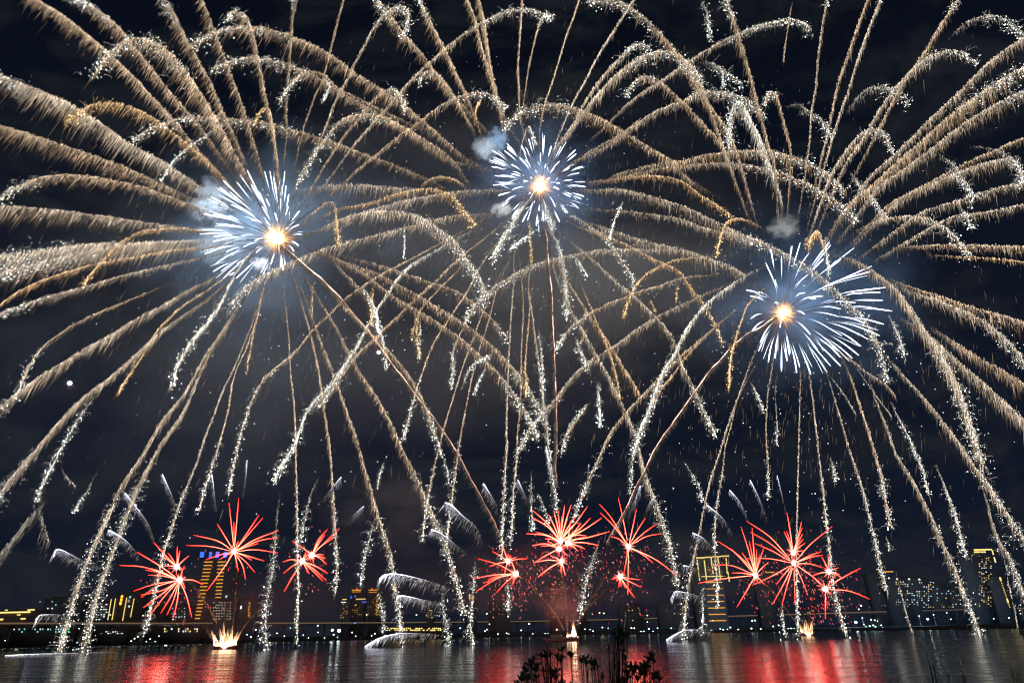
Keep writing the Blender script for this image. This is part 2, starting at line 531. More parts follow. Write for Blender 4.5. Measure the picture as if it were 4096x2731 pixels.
building('apartment_block', 'faint block with a vertical orange sign, between the silver arcs and the middle red bursts', 1860, 1905, 2388, 1450, 1,
         wins=wt(8, [('O', 885, 972, 7, 34)]) + grid('dt', range(1866, 1902, 9), range(2410, 2480, 10), 3, 2.5, .25, 16))
building('apartment_block', 'low far block with a few yellow windows behind the small left middle red burst', 1955, 2040, 2404, 1450, 1,
         wins=grid('yd', range(1962, 2036, 12), range(2412, 2470, 11), 3.5, 2.5, .25, 17))
building('apartment_block', 'hazy tall block with pairs of yellow windows left of the mid barge smoke', 2200, 2260, 2320, 1500, 1,
         wins=grid('yyd', range(2206, 2258, 8), range(2326, 2470, 10), 3.5, 2.6, .3, 18))
building('apartment_block', 'hazy slab with small yellow windows behind the fork of the middle sparks', 2290, 2350, 2310, 1500, 0,
         wins=grid('yd', range(2296, 2348, 9), range(2316, 2470, 11), 3, 2.6, .16, 19))
building('apartment_block', 'dark low block right of the mid barge smoke with few pale windows', 2480, 2580, 2420, 1450, 0,
         wins=grid('dy', range(2488, 2576, 14), range(2428, 2470, 11), 3, 2.6, .2, 20))
building('apartment_block', 'dark low block just left of the yellow outlined tower', 2640, 2760, 2410, 1450, 0,
         wins=grid('dy', range(2650, 2756, 16), range(2418, 2460, 11), 3, 2.6, .2, 21))
yt = building('tower', 'tower outlined in yellow lights, with a glowing flat crown and lit floor bands below', 2790, 2915, 2232, 1200, 0, roofbits=False)
def band(k, pts, w, n):
    (xa, ya), (xb, yb) = pts
    for i in range(n):
        f = (i + .5) / n
        px, py = tile(9, xa + (xb - xa) * f, ya + (yb - ya) * f)
        if abs(xb - xa) > abs(yb - ya):
            lit(yt, 'light_strip', k, px, py, abs(xb - xa) / n / TS, w / TS, 1200)
        else:
            lit(yt, 'light_strip', k, px, py, w / TS, abs(yb - ya) / n / TS * (1 if n < 3 else .8), 1200)
band('Y', ((95, 708), (322, 692)), 8, 4)
for pts, n in ((((100, 715), (118, 865)), 6), (((150, 725), (165, 858)), 2), (((200, 705), (203, 778)), 1), (((208, 790), (210, 815)), 1), (((243, 700), (262, 860)), 3), (((300, 705), (308, 815)), 4), (((312, 800), (323, 872)), 3)):
    band('Y', pts, 7, n)
band('Y', ((130, 835), (280, 832)), 5, 2)
for i in range(7):
    band('o' if i else 'y', ((160 + i * 4, 876 + i * 44), (272 + i * 5, 874 + i * 44)), 5, 1)
for k, x, y, ww, hh in wt(9, [('r', 190, 790, 8, 8)]) + grid('yd', range(2800, 2910, 11), range(2250, 2310, 9), 2.4, 2.6, .4, 22):
    lit(yt, 'window', k, x, y, ww, hh, 1200)
building('apartment_block', 'dark block with a dim orange lit ledge between the two right red bursts', 3050, 3110, 2282, 1400, 0,
         wins=wt(9, [('o', 600, 805, 60, 5), ('o', 640, 822, 40, 4)]))
building('apartment_block', 'slim dark block capped by one thin orange line, above the blue haze', 3512, 3574, 2290, 1400, 0,
         wins=wt(9, [('o', 1400, 802, 104, 6)]) + grid('dwt', range(3518, 3572, 11), range(2300, 2430, 12), 3, 3, .2, 23))
for i, (xa, xb, yt_, lab, seed, pr) in enumerate(((3580, 3660, 2308, 'dark hillside block full of small white windows, left of the bright cream spark trail', 30, .35), (3664, 3740, 2310, 'wide hillside block with closely dotted pale windows', 31, .5),
        (3744, 3815, 2336, 'hillside block with sparse warm windows near the thick right spark trail', 32, .3), (3820, 3885, 2352, 'low dark block with warm windows just left of the crown lit tower', 33, .3))):
    building('apartment_block', lab, xa, xb, yt_, 1300 + 10 * i, 0, wins=grid('dwwyt', range(xa + 5, xb, 9), range(yt_ + 18, 2430, 9), 3.4, 3.2, pr, seed) + ([('w', 3588, 2314, 6, 5), ('w', 3636, 2315, 7, 6)] if i == 0 else [('w', 3677, 2316, 7, 6)] if i == 1 else []))
rt = building('tower', 'slim dark tower at the right with glowing yellow roof edge and columns of small windows', 3912, 3985, 2200, 1150, 0,
         wins=grid('ddwyy', range(3918, 3970, 9), range(2222, 2425, 8), 4, 3, .4, 34), roofbits=False)
for x, y, w, h in ((2010 + 75, 650, 125, 9), (2030, 666, 42, 9), (2072, 666, 34, 9)):
    px, py = tile(9, x - 15 if w > 100 else x, y)
    lit(rt, 'light_strip', 'Y', px, py, w / TS, h / TS, 1150)
for x, y, w, h in ((2138, 670, 8, 30), (2152, 720, 9, 36)):
    px, py = tile(9, x, y)
    lit(rt, 'light_strip', 'Y', px, py, w / TS, h / TS, 1150)
r2 = building('tower', 'dark tower cut by the right frame edge with one column of bright lights', 4000, 4075, 2305, 1150, 0,
         wins=grid('dd', range(4030, 4075, 10), range(2320, 2420, 10), 3, 3, .3, 35))
for i in range(14):
    px, py = tile(9, 2190 + i * 5, 850 + i * 15)
    lit(r2, 'window', 'Y' if i in (0, 10) else 'y', px, py, 6 if i in (0, 10) else 3, 12 if i in (0, 10) else 4, 1150)
# small buildings on the bank, under the road
building('market_hall', 'long low lit market hall under the road with warm yellow stalls', 1545, 1765, 2502, 900, 3, depth=10, roofbits=False,
         wins=wt(8, grid('yyY', range(320, 690, 13), [1192, 1204], 10, 8, .75, 40)))
building('bank_shed', 'long low shed on the left bank with a row of white windows', 380, 500, 2512, 780, 3, depth=8, roofbits=False,
         wins=wt(7, grid('wd', range(700, 850, 16), [1215, 1226], 9, 5, .7, 41)))
building('bank_shed', 'long low shed on the left bank lit by warm windows below the road', 640, 800, 2506, 800, 3, depth=8, roofbits=False,
         wins=wt(7, grid('dyw', range(1120, 1380, 16), [1196, 1212], 8, 10, .6, 42)))
building('bank_shed', 'low terrace at the far left bank with teal and green windows', 40, 290, 2516, 760, 3, depth=8, roofbits=False,
         wins=wt(7, grid('ttwg', range(80, 480, 18), [1198, 1215], 7, 8, .5, 43)))

# ------------------------------------------------------------------ street lamps along the far bank
M_POLE = mat_surf('lamp_pole_steel', (0.12, 0.12, 0.13), 0.5, metal=0.6)
LAMPM = {k: mat_emit('lamp_glow_' + n, c, s) for k, n, c, s in (('w', 'white', (0.80, 1.0, 0.95), 7.0), ('t', 'teal', (0.45, 0.9, 1.0), 4.0), ('y', 'yellow', (1.0, 0.78, 0.32), 6.0), ('B', 'flood', (0.85, 1.0, 1.0), 16.0), ('b', 'blue', (0.1, 0.2, 1.0), 5.0), ('r', 'red', (1.0, 0.08, 0.04), 4.0))}
LAMPME = {}
def lamp_mesh(k, hgt, rad):
    key = (k, hgt, rad)
    if key in LAMPME: return LAMPME[key]
    V, Q, T, mi = [], [], [], []
    n = 6
    for z, r in ((0, 0.16), (hgt - rad * .6, 0.10)):
        for i in range(n):
            a = 2 * math.pi * i / n
            V.append((r * math.cos(a), r * math.sin(a), z))
    for i in range(n):
        Q.append((i, (i + 1) % n, n + (i + 1) % n, n + i))
    b = len(V)
    lats = [(-.95, .3), (-.5, .87), (0.1, 1.0), (.6, .8), (.97, .25)]
    for zz, rr in lats:
        for i in range(8):
            a = 2 * math.pi * i / 8
            V.append((rad * rr * math.cos(a), rad * rr * math.sin(a), hgt + rad * zz * .8))
    for j in range(len(lats) - 1):
        for i in range(8):
            Q.append((b + j * 8 + i, b + j * 8 + (i + 1) % 8, b + (j + 1) * 8 + (i + 1) % 8, b + (j + 1) * 8 + i))
    me = np_mesh('street_lamp', V, Q)
    me.materials.append(M_POLE); me.materials.append(LAMPM[k])
    ix = np.zeros(len(Q), dtype=np.int32); ix[n:] = 1
    me.polygons.foreach_set('material_index', ix)
    LAMPME[key] = me
    return me
LAMP_TXT = {'w': ('small white lamp on a thin pole on the dark far bank', 'white lamps along the far bank'),
            't': ('small bluish lamp on a thin pole on the dark far bank', 'bluish lamps along the far bank'),
            'y': ('yellow street lamp standing above the elevated road', 'yellow lamps along the elevated road'),
            'b': ('small blue beacon light low on the far bank', 'blue beacons on the far bank'),
            'r': ('small red beacon light low on the far bank', 'red beacons on the far bank')}
def lamp(x, y, k='w', size=4.2, road=False, label=None):
    """lamp head at photo x,y; stands on the land or on the elevated road"""
    if road:
        Y = float(np.interp(x, [a for a, _ in ROAD_PX], [p.y for p in RP])) + 14
    else:
        Y = bank_dist(x) + 12 + max(0, (2575 - 0.0209 * (x - 2048) - y)) * 1.4
    c = P(x, y, Y)
    base = ROAD_Z - 1.1 if road else 2.8
    h = max(1.2, c.z - base)
    rad = round(size * .5 * pxm(x, y, Y) / .1) * .1
    o = bpy.data.objects.new('street_lamp', lamp_mesh(k, round(h * 2) / 2, max(.3, rad)))
    o.location = (c.x, Y, c.z - round(h * 2) / 2)
    COL.objects.link(o)
    lab, grp = LAMP_TXT['w' if k == 'B' else k]
    tag(o, label or lab, 'street lamp', grp)
    return o
rl = np.random.default_rng(11)
nl = 0
LAMPS7 = [(40,1275),(55,1245),(95,1278),(130,1262),(135,1296),(170,1245),(200,1268),(240,1262),(255,1245),(285,1265),(320,1292),(332,1280),(350,1250),(372,1262),(395,1240),(402,1262),(445,1255),(480,1262),(495,1290),(520,1265),(528,1292),(560,1262),(640,1275),(660,1240),(690,1272),(715,1262),(745,1250),(770,1275),(790,1260),(805,1282),(835,1255),(840,1275),(880,1262),(905,1282),(930,1265),(948,1250),(990,1248),(1005,1285),(1035,1262),(1075,1280),(1100,1245),(1180,1275),(1215,1285),(1240,1262),(1260,1280),(1305,1240),(1330,1262),(1350,1280),(1370,1278),(1390,1265),(1480,1240),(1500,1196),(1530,1200),(1700,1235),(1730,1250),(1760,1200),(1790,1262),(1910,1228),(1960,1245),(2000,1190),(2090,1240),(2130,1260),(2190,1170),(2192,1222),(2240,1255),(2280,1262),(2300,1235),(2330,1255)]
for x, y in LAMPS7:
    px, py = tile(7, x, y)
    lamp(px + rl.uniform(-3, 3), py + rl.uniform(-2, 2), 'wwt'[rl.integers(3)], rl.uniform(3.6, 5.2))
for x, y, s in ((1150, 1248, 13), (2290, 1203, 9), (2337, 1208, 13), (1488, 1185, 8), (120, 1295, 7)):
    px, py = tile(7, x, y)
    lamp(px, py, 'B', s, label={1150: 'large white floodlight on the bank below the left pair of red bursts', 2290: 'bright floodlight, left one of a close pair on the bank', 2337: 'brightest floodlight of a close pair on the bank, with a starry glare', 1488: 'white lamp high on a pole just left of the left barge fire', 120: 'bright lamp near the water at the far left bank'}[x])
for x, y, k in ((75,1220,'w'),(100,1245,'w'),(210,1242,'w'),(232,1228,'w'),(300,1240,'w'),(315,1215,'w'),(330,1248,'w'),(395,1262,'w'),(410,1240,'w'),(520,1245,'w'),(565,1190,'w'),(560,1242,'t'),(740,1240,'t'),(760,1232,'w'),(820,1190,'t'),(990,1210,'w'),(1005,1200,'t'),(1022,1163,'w'),(1080,1230,'w'),(1140,1225,'w'),(1155,1230,'t'),(1240,1205,'w'),(1255,1235,'t'),(1295,1160,'w'),(1320,1230,'w'),(1405,1228,'w'),(1425,1228,'t'),(1485,1200,'w'),(1300,1236,'r'),(80,1292,'b'),(95,1155,'b'),(1680,1197,'w'),(1715,1200,'t'),(1735,1210,'w'),(1800,1185,'w'),(1840,1190,'t'),(2000,1190,'w'),(2020,1190,'w'),(2065,1212,'w'),(2085,1212,'t'),(2110,1148,'w'),(2120,1195,'w'),(2150,1212,'w'),(2180,1190,'t'),(2240,1215,'w'),(2275,1190,'w')):
    px, py = tile(8, x, y)
    lamp(px, py, k, rl.uniform(3.6, 5.6))
for x, y in ((175, 1098), (518, 1098), (827, 1095), (1003, 1090), (1160, 1093), (1475, 1085), (1492, 1084), (1780, 1085), (1810, 1088), (2070, 1078), (2110, 1102), (2350, 1070)):
    px, py = tile(8, x, y)
    lamp(px, py, 'y' if x not in (1003,) else 'w', 5.0, road=True, label='white lamp standing above the elevated road among yellow ones' if x == 1003 else None)
for x, y, k in ((60,1205,'w'),(130,1185,'w'),(260,1195,'t'),(280,1200,'w'),(310,1198,'w'),(330,1185,'w'),(345,1210,'t'),(385,1200,'w'),(440,1205,'t'),(475,1192,'w'),(480,1138,'w'),(500,1137,'w'),(540,1195,'t'),(590,1205,'w'),(625,1178,'w'),(663,1170,'w'),(700,1205,'t'),(730,1195,'w'),(750,1192,'w'),(770,1195,'w'),(1215,1060,'w'),(1230,1035,'w'),(1240,1120,'w'),(1300,1132,'w'),(1325,1135,'w'),(1345,1142,'w'),(1265,1180,'t'),(1290,1175,'w'),(1315,1170,'w'),(1330,1180,'t'),(1370,1170,'w'),(1250,1165,'t'),(1380,1185,'w'),(1440,1025,'w'),(1460,1060,'w'),(1540,1115,'w'),(1560,1060,'w'),(1610,1022,'w'),(1630,1107,'w'),(1680,1060,'w'),(1730,1097,'w'),(1765,1017,'w'),(1822,1085,'w'),(1850,1128,'w'),(2100,1015,'w'),(2145,1125,'w'),(1200,1230,'w'),(1250,1240,'t'),(2250,1120,'w'),(2325,1065,'w'),(2330,1090,'t'),(100,1205,'w'),(200,1205,'t'),(150,1232,'w')):
    px, py = tile(9, x, y)
    lamp(px, py, k, rl.uniform(4, 6), road=y < 1066)
for x, y, s, l in ((1195, 1150, 10, 'bright floodlight at the left end of the blue haze on the right bank'), (1690, 1128, 8, 'bright lamp on the right bank at the right end of the blue haze')):
    px, py = tile(9, x, y)
    lo_ = lamp(px, py, 'B', s, label=l)
    ld = bpy.data.lights.new('floodlight', 'SPOT')
    ld.energy = 3e5; ld.color = (.40, .70, 1.0); ld.shadow_soft_size = 1.0
    ld.spot_size = math.radians(150); ld.spot_blend = .4           # aimed up the bank, away from the river
    fl_ = bpy.data.objects.new('floodlight', ld)
    fl_.location = lo_.location + Vector((0, 2.5, lo_.data.vertices[-1].co.z))
    fl_.rotation_euler = (math.radians(105), 0, 0)
    COL.objects.link(fl_)
    fl_.parent = lo_
    fl_.matrix_parent_inverse = Matrix.Translation(lo_.location).inverted()
# ------------------------------------------------------------------ the three great gold bursts
YB = 385.0
BURST_W = {'L': 6.5e5, 'M': 5.0e5, 'R': 5.5e5}
CORE = {'L': (1111, 955), 'M': (2161, 748), 'R': (3131, 1255)}
KIND = {'g': (0.62, 0.43, 0.265), 'c': (0.62, 0.48, 0.345), 'o': (0.74, 0.46, 0.22), 's': (0.50, 0.43, 0.34), 'w': (0.95, 0.86, 0.72)}
# burst width colour glitter_start brightness | tile x,y x,y ... | tile ...   (traced on thirds of the photo, from the core outwards)
TRAILS = '''
L 62 g - 1 |1 1350,1010 1200,830 1050,670 900,510 750,370 600,240 440,110 250,0 190,-40
L 58 g .7 .9 |1 1400,900 1290,770 1150,610 1050,480 930,330 850,220 700,90 570,0 500,-50
L 95 g .5 1.1 |1 1760,1290 1690,1180 1620,1060 1530,890 1430,720 1330,560 1230,430 1120,320 980,260 850,290 740,390 660,490
L 62 g .8 .9 |1 1600,900 1530,760 1460,590 1390,460 1320,330 1250,200 1180,60 1120,-30
L 55 g - .9 |1 1800,1150 1740,950 1690,790 1640,640 1590,510 1540,370 1480,220 1430,90 1380,-30
L 50 g .82 1.1 |1 1925,1240 1905,1050 1880,870 1850,740 1830,660 1800,500 1770,350 1740,220 1700,120 1650,70 1600,80 1570,130
L 30 o .35 1.1 |1 1910,1100 1880,870 1860,770 1830,735 1790,780 1750,860
L 42 g .9 .8 |1 1980,880 1975,780 1985,600 2000,420 2010,260 2020,120 2040,-20
L 42 g - .9 |1 2090,900 2130,780 2180,640 2230,540 2270,380 2310,230 2352,60 2375,-20
L 55 c .66 1.2 |1 2080,1230 2150,1070 2220,940 2280,780 2340,640|2 30,570 80,470 170,290 250,150 330,60 410,40 470,80 450,180 420,240
L 46 g .72 1 |1 2130,1330 2230,1150 2330,1000|2 60,880 150,780 220,690 290,630 360,610 410,660 450,740
L 48 c .68 1.1 |1 2250,1260|2 0,1115 100,980 200,870 300,760 400,640 500,530 620,420 720,330 850,230 980,150 1120,80 1250,55 1370,80 1450,130
L 46 g .6 1 |2 30,1250 120,1160 250,1060 380,950 500,870 600,790 700,720 800,670 900,640 1000,640 1080,690 1150,750
L 70 c - .8 |1 2020,1330 2100,1300 2250,1280|2 0,1275 150,1275 300,1290 450,1300 530,1310
L 40 o .7 1.1 |1 2080,1560 2120,1500 2200,1430 2270,1390 2310,1420 2320,1500|4 2330,20 2335,110
L 75 c .45 1.2 |1 2150,1600 2352,1510|2 150,1465 300,1455 450,1465 560,1500 640,1560|5 760,70 830,160 880,240 930,310 980,400 1000,500
L 45 o .6 1 |2 0,1430 100,1420 250,1380 400,1330 500,1310 640,1300 740,1340 820,1410 880,1490 920,1550
L 130 c .5 1.15 |4 1390,90 1250,95 1050,100 850,110 600,120 400,145 200,170 0,195 -90,215
L 100 c .2 .9 |4 1000,110 800,135 600,170 300,235 0,310 -90,340
L 35 o - 1 |4 1390,140 1200,155 1050,180 900,210 750,235 600,265 450,310 300,360 150,430 50,490 -30,560
L 45 c .7 .9 |4 1390,205 1250,235 1100,270 950,305 800,345 650,390 500,430 350,470 200,520 0,590 -60,610
L 36 o .45 1.1 |4 1240,5 1100,10 980,25 900,60 840,95 800,130 740,200 680,260 620,330 580,390
L 62 g .7 1 |1 1340,1420 1200,1370 1050,1310 900,1270 750,1240 600,1215 450,1205 300,1220 200,1250 100,1300 0,1360
L 82 c - .85 |1 1050,1540 900,1520 700,1490 500,1465 300,1440 100,1425 -60,1423
L 76 g - .85 |1 1200,1310 1050,1240 900,1170 750,1110 600,1060 450,1010 300,960 150,910 0,870 -60,850
L 100 c .8 1.1 |1 1400,1300 1250,1200 1100,1100 900,1000 750,890 600,790 450,700 300,640 150,580 0,520 -70,490
L 66 o .66 1.05 |1 1550,1230 1450,1130 1350,1040 1250,960 1150,880 1050,810 950,760 850,720 750,705 650,720 560,760 470,830
L 72 c .9 1 |4 1390,390 1330,410 1200,490 1100,550 950,620 800,720 650,800 500,890 350,980 200,1080 50,1200 -60,1290
L 30 o .55 1.1 |4 1500,380 1400,450 1300,510 1200,590 1100,690 1050,760 1000,850 950,930 880,1030 820,1140
L 75 c .75 1 |4 1420,500 1300,580 1180,660 1050,770 900,910 750,1040 600,1150 450,1290 300,1470 220,1568|7 200,20 100,130 30,220 -20,310 -60,400
L 45 w .05 .9 |4 650,1160 560,1290 480,1420 400,1560|7 350,100 290,200 260,300
L 60 w .4 1.5 |4 1820,110 1720,180 1640,290 1580,400 1540,490 1490,570 1430,650 1350,740 1280,850 1220,950 1200,1090
L 78 c .62 1.1 |4 1690,470 1600,600 1530,720 1450,830 1380,940 1320,1060 1250,1180 1150,1280 1080,1390 1000,1540|7 890,130 830,220 780,350 740,440 690,530 640,640 580,790 540,920 500,1030 470,1150 440,1240 425,1330
L 85 c .5 1 |4 1560,700 1480,800 1420,920 1360,1050 1310,1180 1250,1300 1170,1400 1080,1540|7 1000,130 960,210 900,350 850,480 800,620 750,740 700,880 670,980 640,1100 610,1230 605,1300
L 22 o .6 1.1 |4 1840,335 1810,440 1790,540 1770,640 1745,730 1730,830 1710,920 1705,990
L 46 c .55 1 |4 1740,660 1700,760 1650,880 1600,1000 1540,1110 1480,1280 1420,1420 1380,1560|7 1330,120 1280,230 1240,330 1200,460 1160,570 1130,660 1110,760 1090,870 1060,980 1030,1100 1010,1200
L 32 g .62 1 |4 1760,650 1700,830 1640,950 1600,1080 1580,1230 1540,1390 1500,1530|7 1440,140 1400,270 1370,390
L 26 g .6 1.1 |4 1965,500 1980,640 1995,800 2000,960 2020,1130 2035,1320 2040,1560|7 2045,150 2050,300 2050,450 2050,700 2060,900 2050,1100 2050,1300
L 36 g .72 1 |4 2040,390 2090,560 2140,720 2180,900 2210,1060 2230,1220 2260,1400 2280,1560|7 2290,150 2300,300 2310,500 2325,700 2315,940
L 46 g .65 .95 |4 2100,470 2180,700 2240,850 2310,1040 2352,1150|5 50,1300 100,1430 140,1568|8 160,80 200,210 240,350 280,500 330,620 350,720 370,900 400,1050 425,1200 430,1300
L 50 g .62 1 |4 2180,460 2280,620 2352,750|5 70,900 150,1030 250,1170 330,1320 400,1470 440,1568|8 500,110 560,240 610,360 670,480 720,600 760,720 800,870 840,1000 855,1090
L 42 g .6 .9 |4 2250,150|5 0,290 100,390 180,490 230,580 260,680 300,830 320,960
L 42 g .75 .9 |4 2300,450|5 0,520 100,620 200,720 300,820 400,930 480,1040 560,1180 610,1300 650,1430 700,1568
L 56 g .8 .85 |4 2250,180|5 0,230 150,280 300,340 420,410 550,480 700,570 800,630 900,700 1000,780 1100,870 1200,990 1280,1080 1340,1200 1400,1300
L 50 g .75 .85 |4 2280,200|5 150,310 300,430 420,510 560,590 700,680 820,760 920,850 1000,920 1100,1020 1160,1100 1230,1210 1310,1320 1360,1450
L 45 g .85 .8 |5 300,270 500,340 650,390 800,440 900,510 1000,590 1060,650 1130,740 1150,780
L 40 g .4 .8 |4 600,620 400,740 330,790 270,850 220,920 180,1000 140,1100 100,1180
L 50 s .1 .9 |8 240,400 215,500 190,600 160,720 140,860
L 55 s .25 .8 |7 1930,250 1900,560 1890,700 1870,850 1840,1000 1830,1200 1850,1340
L 130 s - .6 |7 330,300 210,430 120,540 30,650 -60,760
L 70 s - .6 |7 270,330 300,480 340,600
L 36 s .35 .7 |7 670,110 610,230 560,310 510,390
L 32 s - .6 |7 420,80 460,150 520,220
L 60 s .4 .8 |7 2200,150 2150,250 2120,360 2090,500 2070,620
M 55 w .42 1.25 |5 940,0 780,80 650,160 500,240 400,330 330,440 250,550 200,640 150,740 80,860 0,980|4 2250,1120 2150,1200 2090,1320 2050,1450 2000,1568|7 1950,30 1890,180
M 40 g .85 1.1 |5 1030,40 900,140 780,240 650,370 500,500 400,600 300,690 200,790 80,900 0,1030|4 2290,1110 2200,1230
M 34 g .6 1 |5 900,-10 750,70 620,140 450,230 300,310 150,400 0,510|4 2250,620 2150,700 2050,850 1990,900 1900,960 1830,1030 1770,1100 1730,1210 1690,1320 1660,1430 1630,1560|7 1600,120 1580,260
M 34 g .7 1.1 |5 980,230 900,380 850,470 780,570 710,680 650,770 610,850 570,970 530,1080 490,1210 460,1330 430,1450
M 32 g .72 1 |5 970,600 930,710 880,840 830,980 790,1110 750,1240 710,1370 680,1500|8 650,40 630,130 600,270 580,420 560,580
M 36 g .65 1 |5 1070,430 1040,560 1000,690 960,810 920,950 880,1130 850,1300 820,1450|8 800,30 775,200 760,330 740,480 730,580
M 36 c .7 1.15 |5 1195,150 1190,330 1180,500 1165,700 1155,900 1150,1100 1140,1300 1145,1560|8 1130,60 1130,200 1120,350 1110,520 1110,690
M 32 g .72 1 |5 1225,150 1240,330 1255,500 1250,700 1240,900 1240,1100 1230,1280 1215,1430|8 1210,40 1190,220 1180,400 1170,600
M 42 c .3 1 |5 1290,430 1320,580 1330,700 1350,850 1370,980 1390,1150 1410,1300 1430,1500|8 1440,50 1470,200 1490,380
M 62 w .1 1.1 |5 1420,0 1490,100 1530,250 1550,400 1560,600
M 56 c .68 1 |5 1480,330 1550,480 1600,600 1680,730 1760,880 1850,1030 1920,1180 1990,1330 2040,1450|8 2060,0 2120,200 2180,340 2230,500 2270,640 2310,780 2325,890
M 42 o - 1 |5 1450,200 1530,320 1600,430 1700,590 1780,700 1860,820 1950,970 2020,1080 2060,1150
M 50 c .8 .9 |5 1460,0 1530,60 1600,110 1700,190 1800,280 1900,380 2000,450 2100,550 2200,650 2290,760|6 0,960 60,1060 110,1180 170,1300 230,1430
M 42 c .3 1 |2 1480,1420 1560,1470 1650,1520|5 1730,0 1820,60 1870,130 1920,210 2000,320 2020,420
M 36 o .6 1 |2 1500,1500|5 1650,0 1800,50 1950,110 2100,190 2250,260 2352,320|6 60,430 130,500 200,620 250,720 280,790
M 60 c .5 1 |2 1620,1435 1850,1445 2050,1465 2352,1510|6 150,10 300,30 450,60 600,120 700,180 820,240 900,300 1000,370 1060,430 1150,530 1240,600 1290,690 1340,790 1380,880 1410,1040
M 70 c .85 .9 |2 1720,1310 1900,1300 2100,1345 2352,1420|3 150,1490 280,1550|6 400,40 550,110
M 60 c - .85 |2 1600,1500|5 1900,30 2050,80 2200,120 2352,150|6 150,205 300,255 430,330
M 72 g .58 1 |2 1700,1290 1800,1250 1900,1200 2050,1160 2200,1120 2352,1110|3 150,1070 300,1050 450,1040 600,1040 720,1070 850,1110 950,1160 1050,1240 1120,1310
M 52 g .4 .9 |2 1900,1230 2200,1160 2352,1150|3 200,1125 400,1130 560,1160 700,1200 800,1240 900,1280 1000,1350 1100,1410 1200,1520
M 40 o .8 .9 |2 1850,1240 2000,1215 2200,1215 2352,1250|3 100,1330 200,1390 300,1460 350,1500
M 55 c .62 1 |2 1640,1100 1800,1020 1900,960 2000,880 2100,810 2200,750 2352,700|3 80,650 200,630 350,650 450,690 530,750 570,800
M 40 g - .8 |2 1580,1130 1720,1040 1850,970 1960,900 2060,820
M 72 c .55 1.1 |2 1450,1060 1550,930 1650,800 1750,670 1850,560 1950,470 2050,400 2150,360 2250,350 2330,380|3 60,440 110,520 150,570
M 45 c .7 1 |2 1500,990 1600,850 1680,700 1760,580 1850,470 1930,390 2000,320 2060,300 2140,330
M 32 c - 1.1 |2 1470,1010 1590,720 1680,560 1740,440 1790,350 1860,240 1930,130 2000,20 2030,-30
M 32 g - 1 |2 1370,870 1410,700 1450,580 1500,420 1550,250 1600,120 1640,0 1650,-30
M 38 g .78 1.1 |2 1245,780 1270,620 1290,480 1320,340 1350,220 1390,110 1430,90 1460,120
M 36 g - 1 |2 1240,850 1230,750 1225,600 1220,450 1230,300 1240,150 1250,0 1250,-30
M 30 c .55 1.3 |2 1225,1150 1235,1050 1260,940 1290,870 1310,900 1330,960 1350,1000
M 58 g - 1 |2 1130,960 1120,900 1085,700 1050,560 1020,400 1000,250 980,120 950,0 945,-30
M 46 g - .9 |2 1090,720 1000,430 950,250 920,120 860,-20
M 52 g .82 1 |2 970,930 900,740 840,600 780,480 720,350 660,240 610,140 560,40 540,-20
M 52 g .72 1 |2 930,930 870,820 800,700 740,600 680,530 620,490 570,500 540,560
M 62 g .72 1 |2 760,640 600,430 520,330 430,230 370,150 300,60 230,-20
M 70 g .68 1 |2 900,1120 800,1040 700,950 550,820 400,700 250,600 100,510 0,430|1 2180,320 2030,260 1900,215 1760,185 1640,180 1520,200 1420,240 1330,300
M 60 g .62 .9 |2 700,1080 500,930 380,850 270,790 160,730 0,640|1 2200,540 2060,470 1930,430 1800,400 1680,400 1560,430 1455,475
M 45 g .3 .9 |1 2352,620 2270,540 2200,500 2120,490 2040,540 1980,610 1930,700
M 25 w .1 .8 |1 2220,530 2270,580 2255,640 2225,690
M 18 o .3 1 |2 960,930 930,820 930,750 960,690
M 66 c - .9 |2 1080,1310 900,1312 700,1335 500,1370 300,1420 100,1480 -50,1530
M 66 c .8 1 |2 1180,1470 900,1475 700,1500 500,1555|5 300,35 150,75 0,115|4 2250,140 2100,200 1980,250 1850,310 1750,370 1660,440 1590,530
M 32 o - .8 |2 880,1300 760,1230 640,1225 560,1270
M 64 g .45 1 |2 900,1300 760,1090 620,990 480,900 400,860 300,810 180,790 80,790 0,830|1 2250,950 2150,1080 2100,1180 2050,1260
M 62 g .5 .85 |2 800,1330 620,1250 500,1190 300,1110 150,1060|1 2352,1000 2100,920 1950,880 1800,840 1600,825 1450,810 1300,805 1150,840 1000,900 920,970
M 26 w .0 .8 |1 1560,840 1450,910 1350,980 1260,1050 1180,1130 1110,1250
M 70 w .3 1 |2 1330,1350 1290,1380 1240,1440 1200,1500 1170,1560|5 1130,40 1090,110 1050,190
M 60 w .2 1 |2 1380,1340 1400,1400 1430,1480 1470,1560
M 24 o .1 1 |2 1300,1480|5 1300,0 1305,120 1315,240
M 30 w .0 .8 |5 1350,10 1250,80 1170,140
M 50 s .05 .9 |8 690,930 710,1060 730,1180 745,1300
M 44 s .05 .9 |8 925,690 915,850 900,1050 890,1180 915,1290
M 40 s .1 .8 |8 250,900 280,1050 300,1200
M 40 s .2 .8 |8 1310,100 1310,300 1320,500
M 26 s .05 .8 |8 1360,260 1400,370 1430,450
M 62 s .2 .9 |8 1790,560 1760,640 1720,760 1680,900 1650,1080
M 26 s .1 .8 |8 700,0 730,100 745,190
M 26 s .2 .8 |8 310,10 270,120 250,220
M 40 s .1 .9 |8 1150,820 1150,950 1155,1080
M 40 s .05 .9 |8 2010,0 2000,150 1990,260
M 40 g .5 .8 |5 1720,1200 1640,1300 1560,1420 1520,1540
M 30 s .3 .7 |5 790,870 775,980 765,1080
M 30 s .2 .7 |5 1770,1100 1780,1220 1780,1340
M 30 s .2 .7 |5 540,560 545,720 535,880
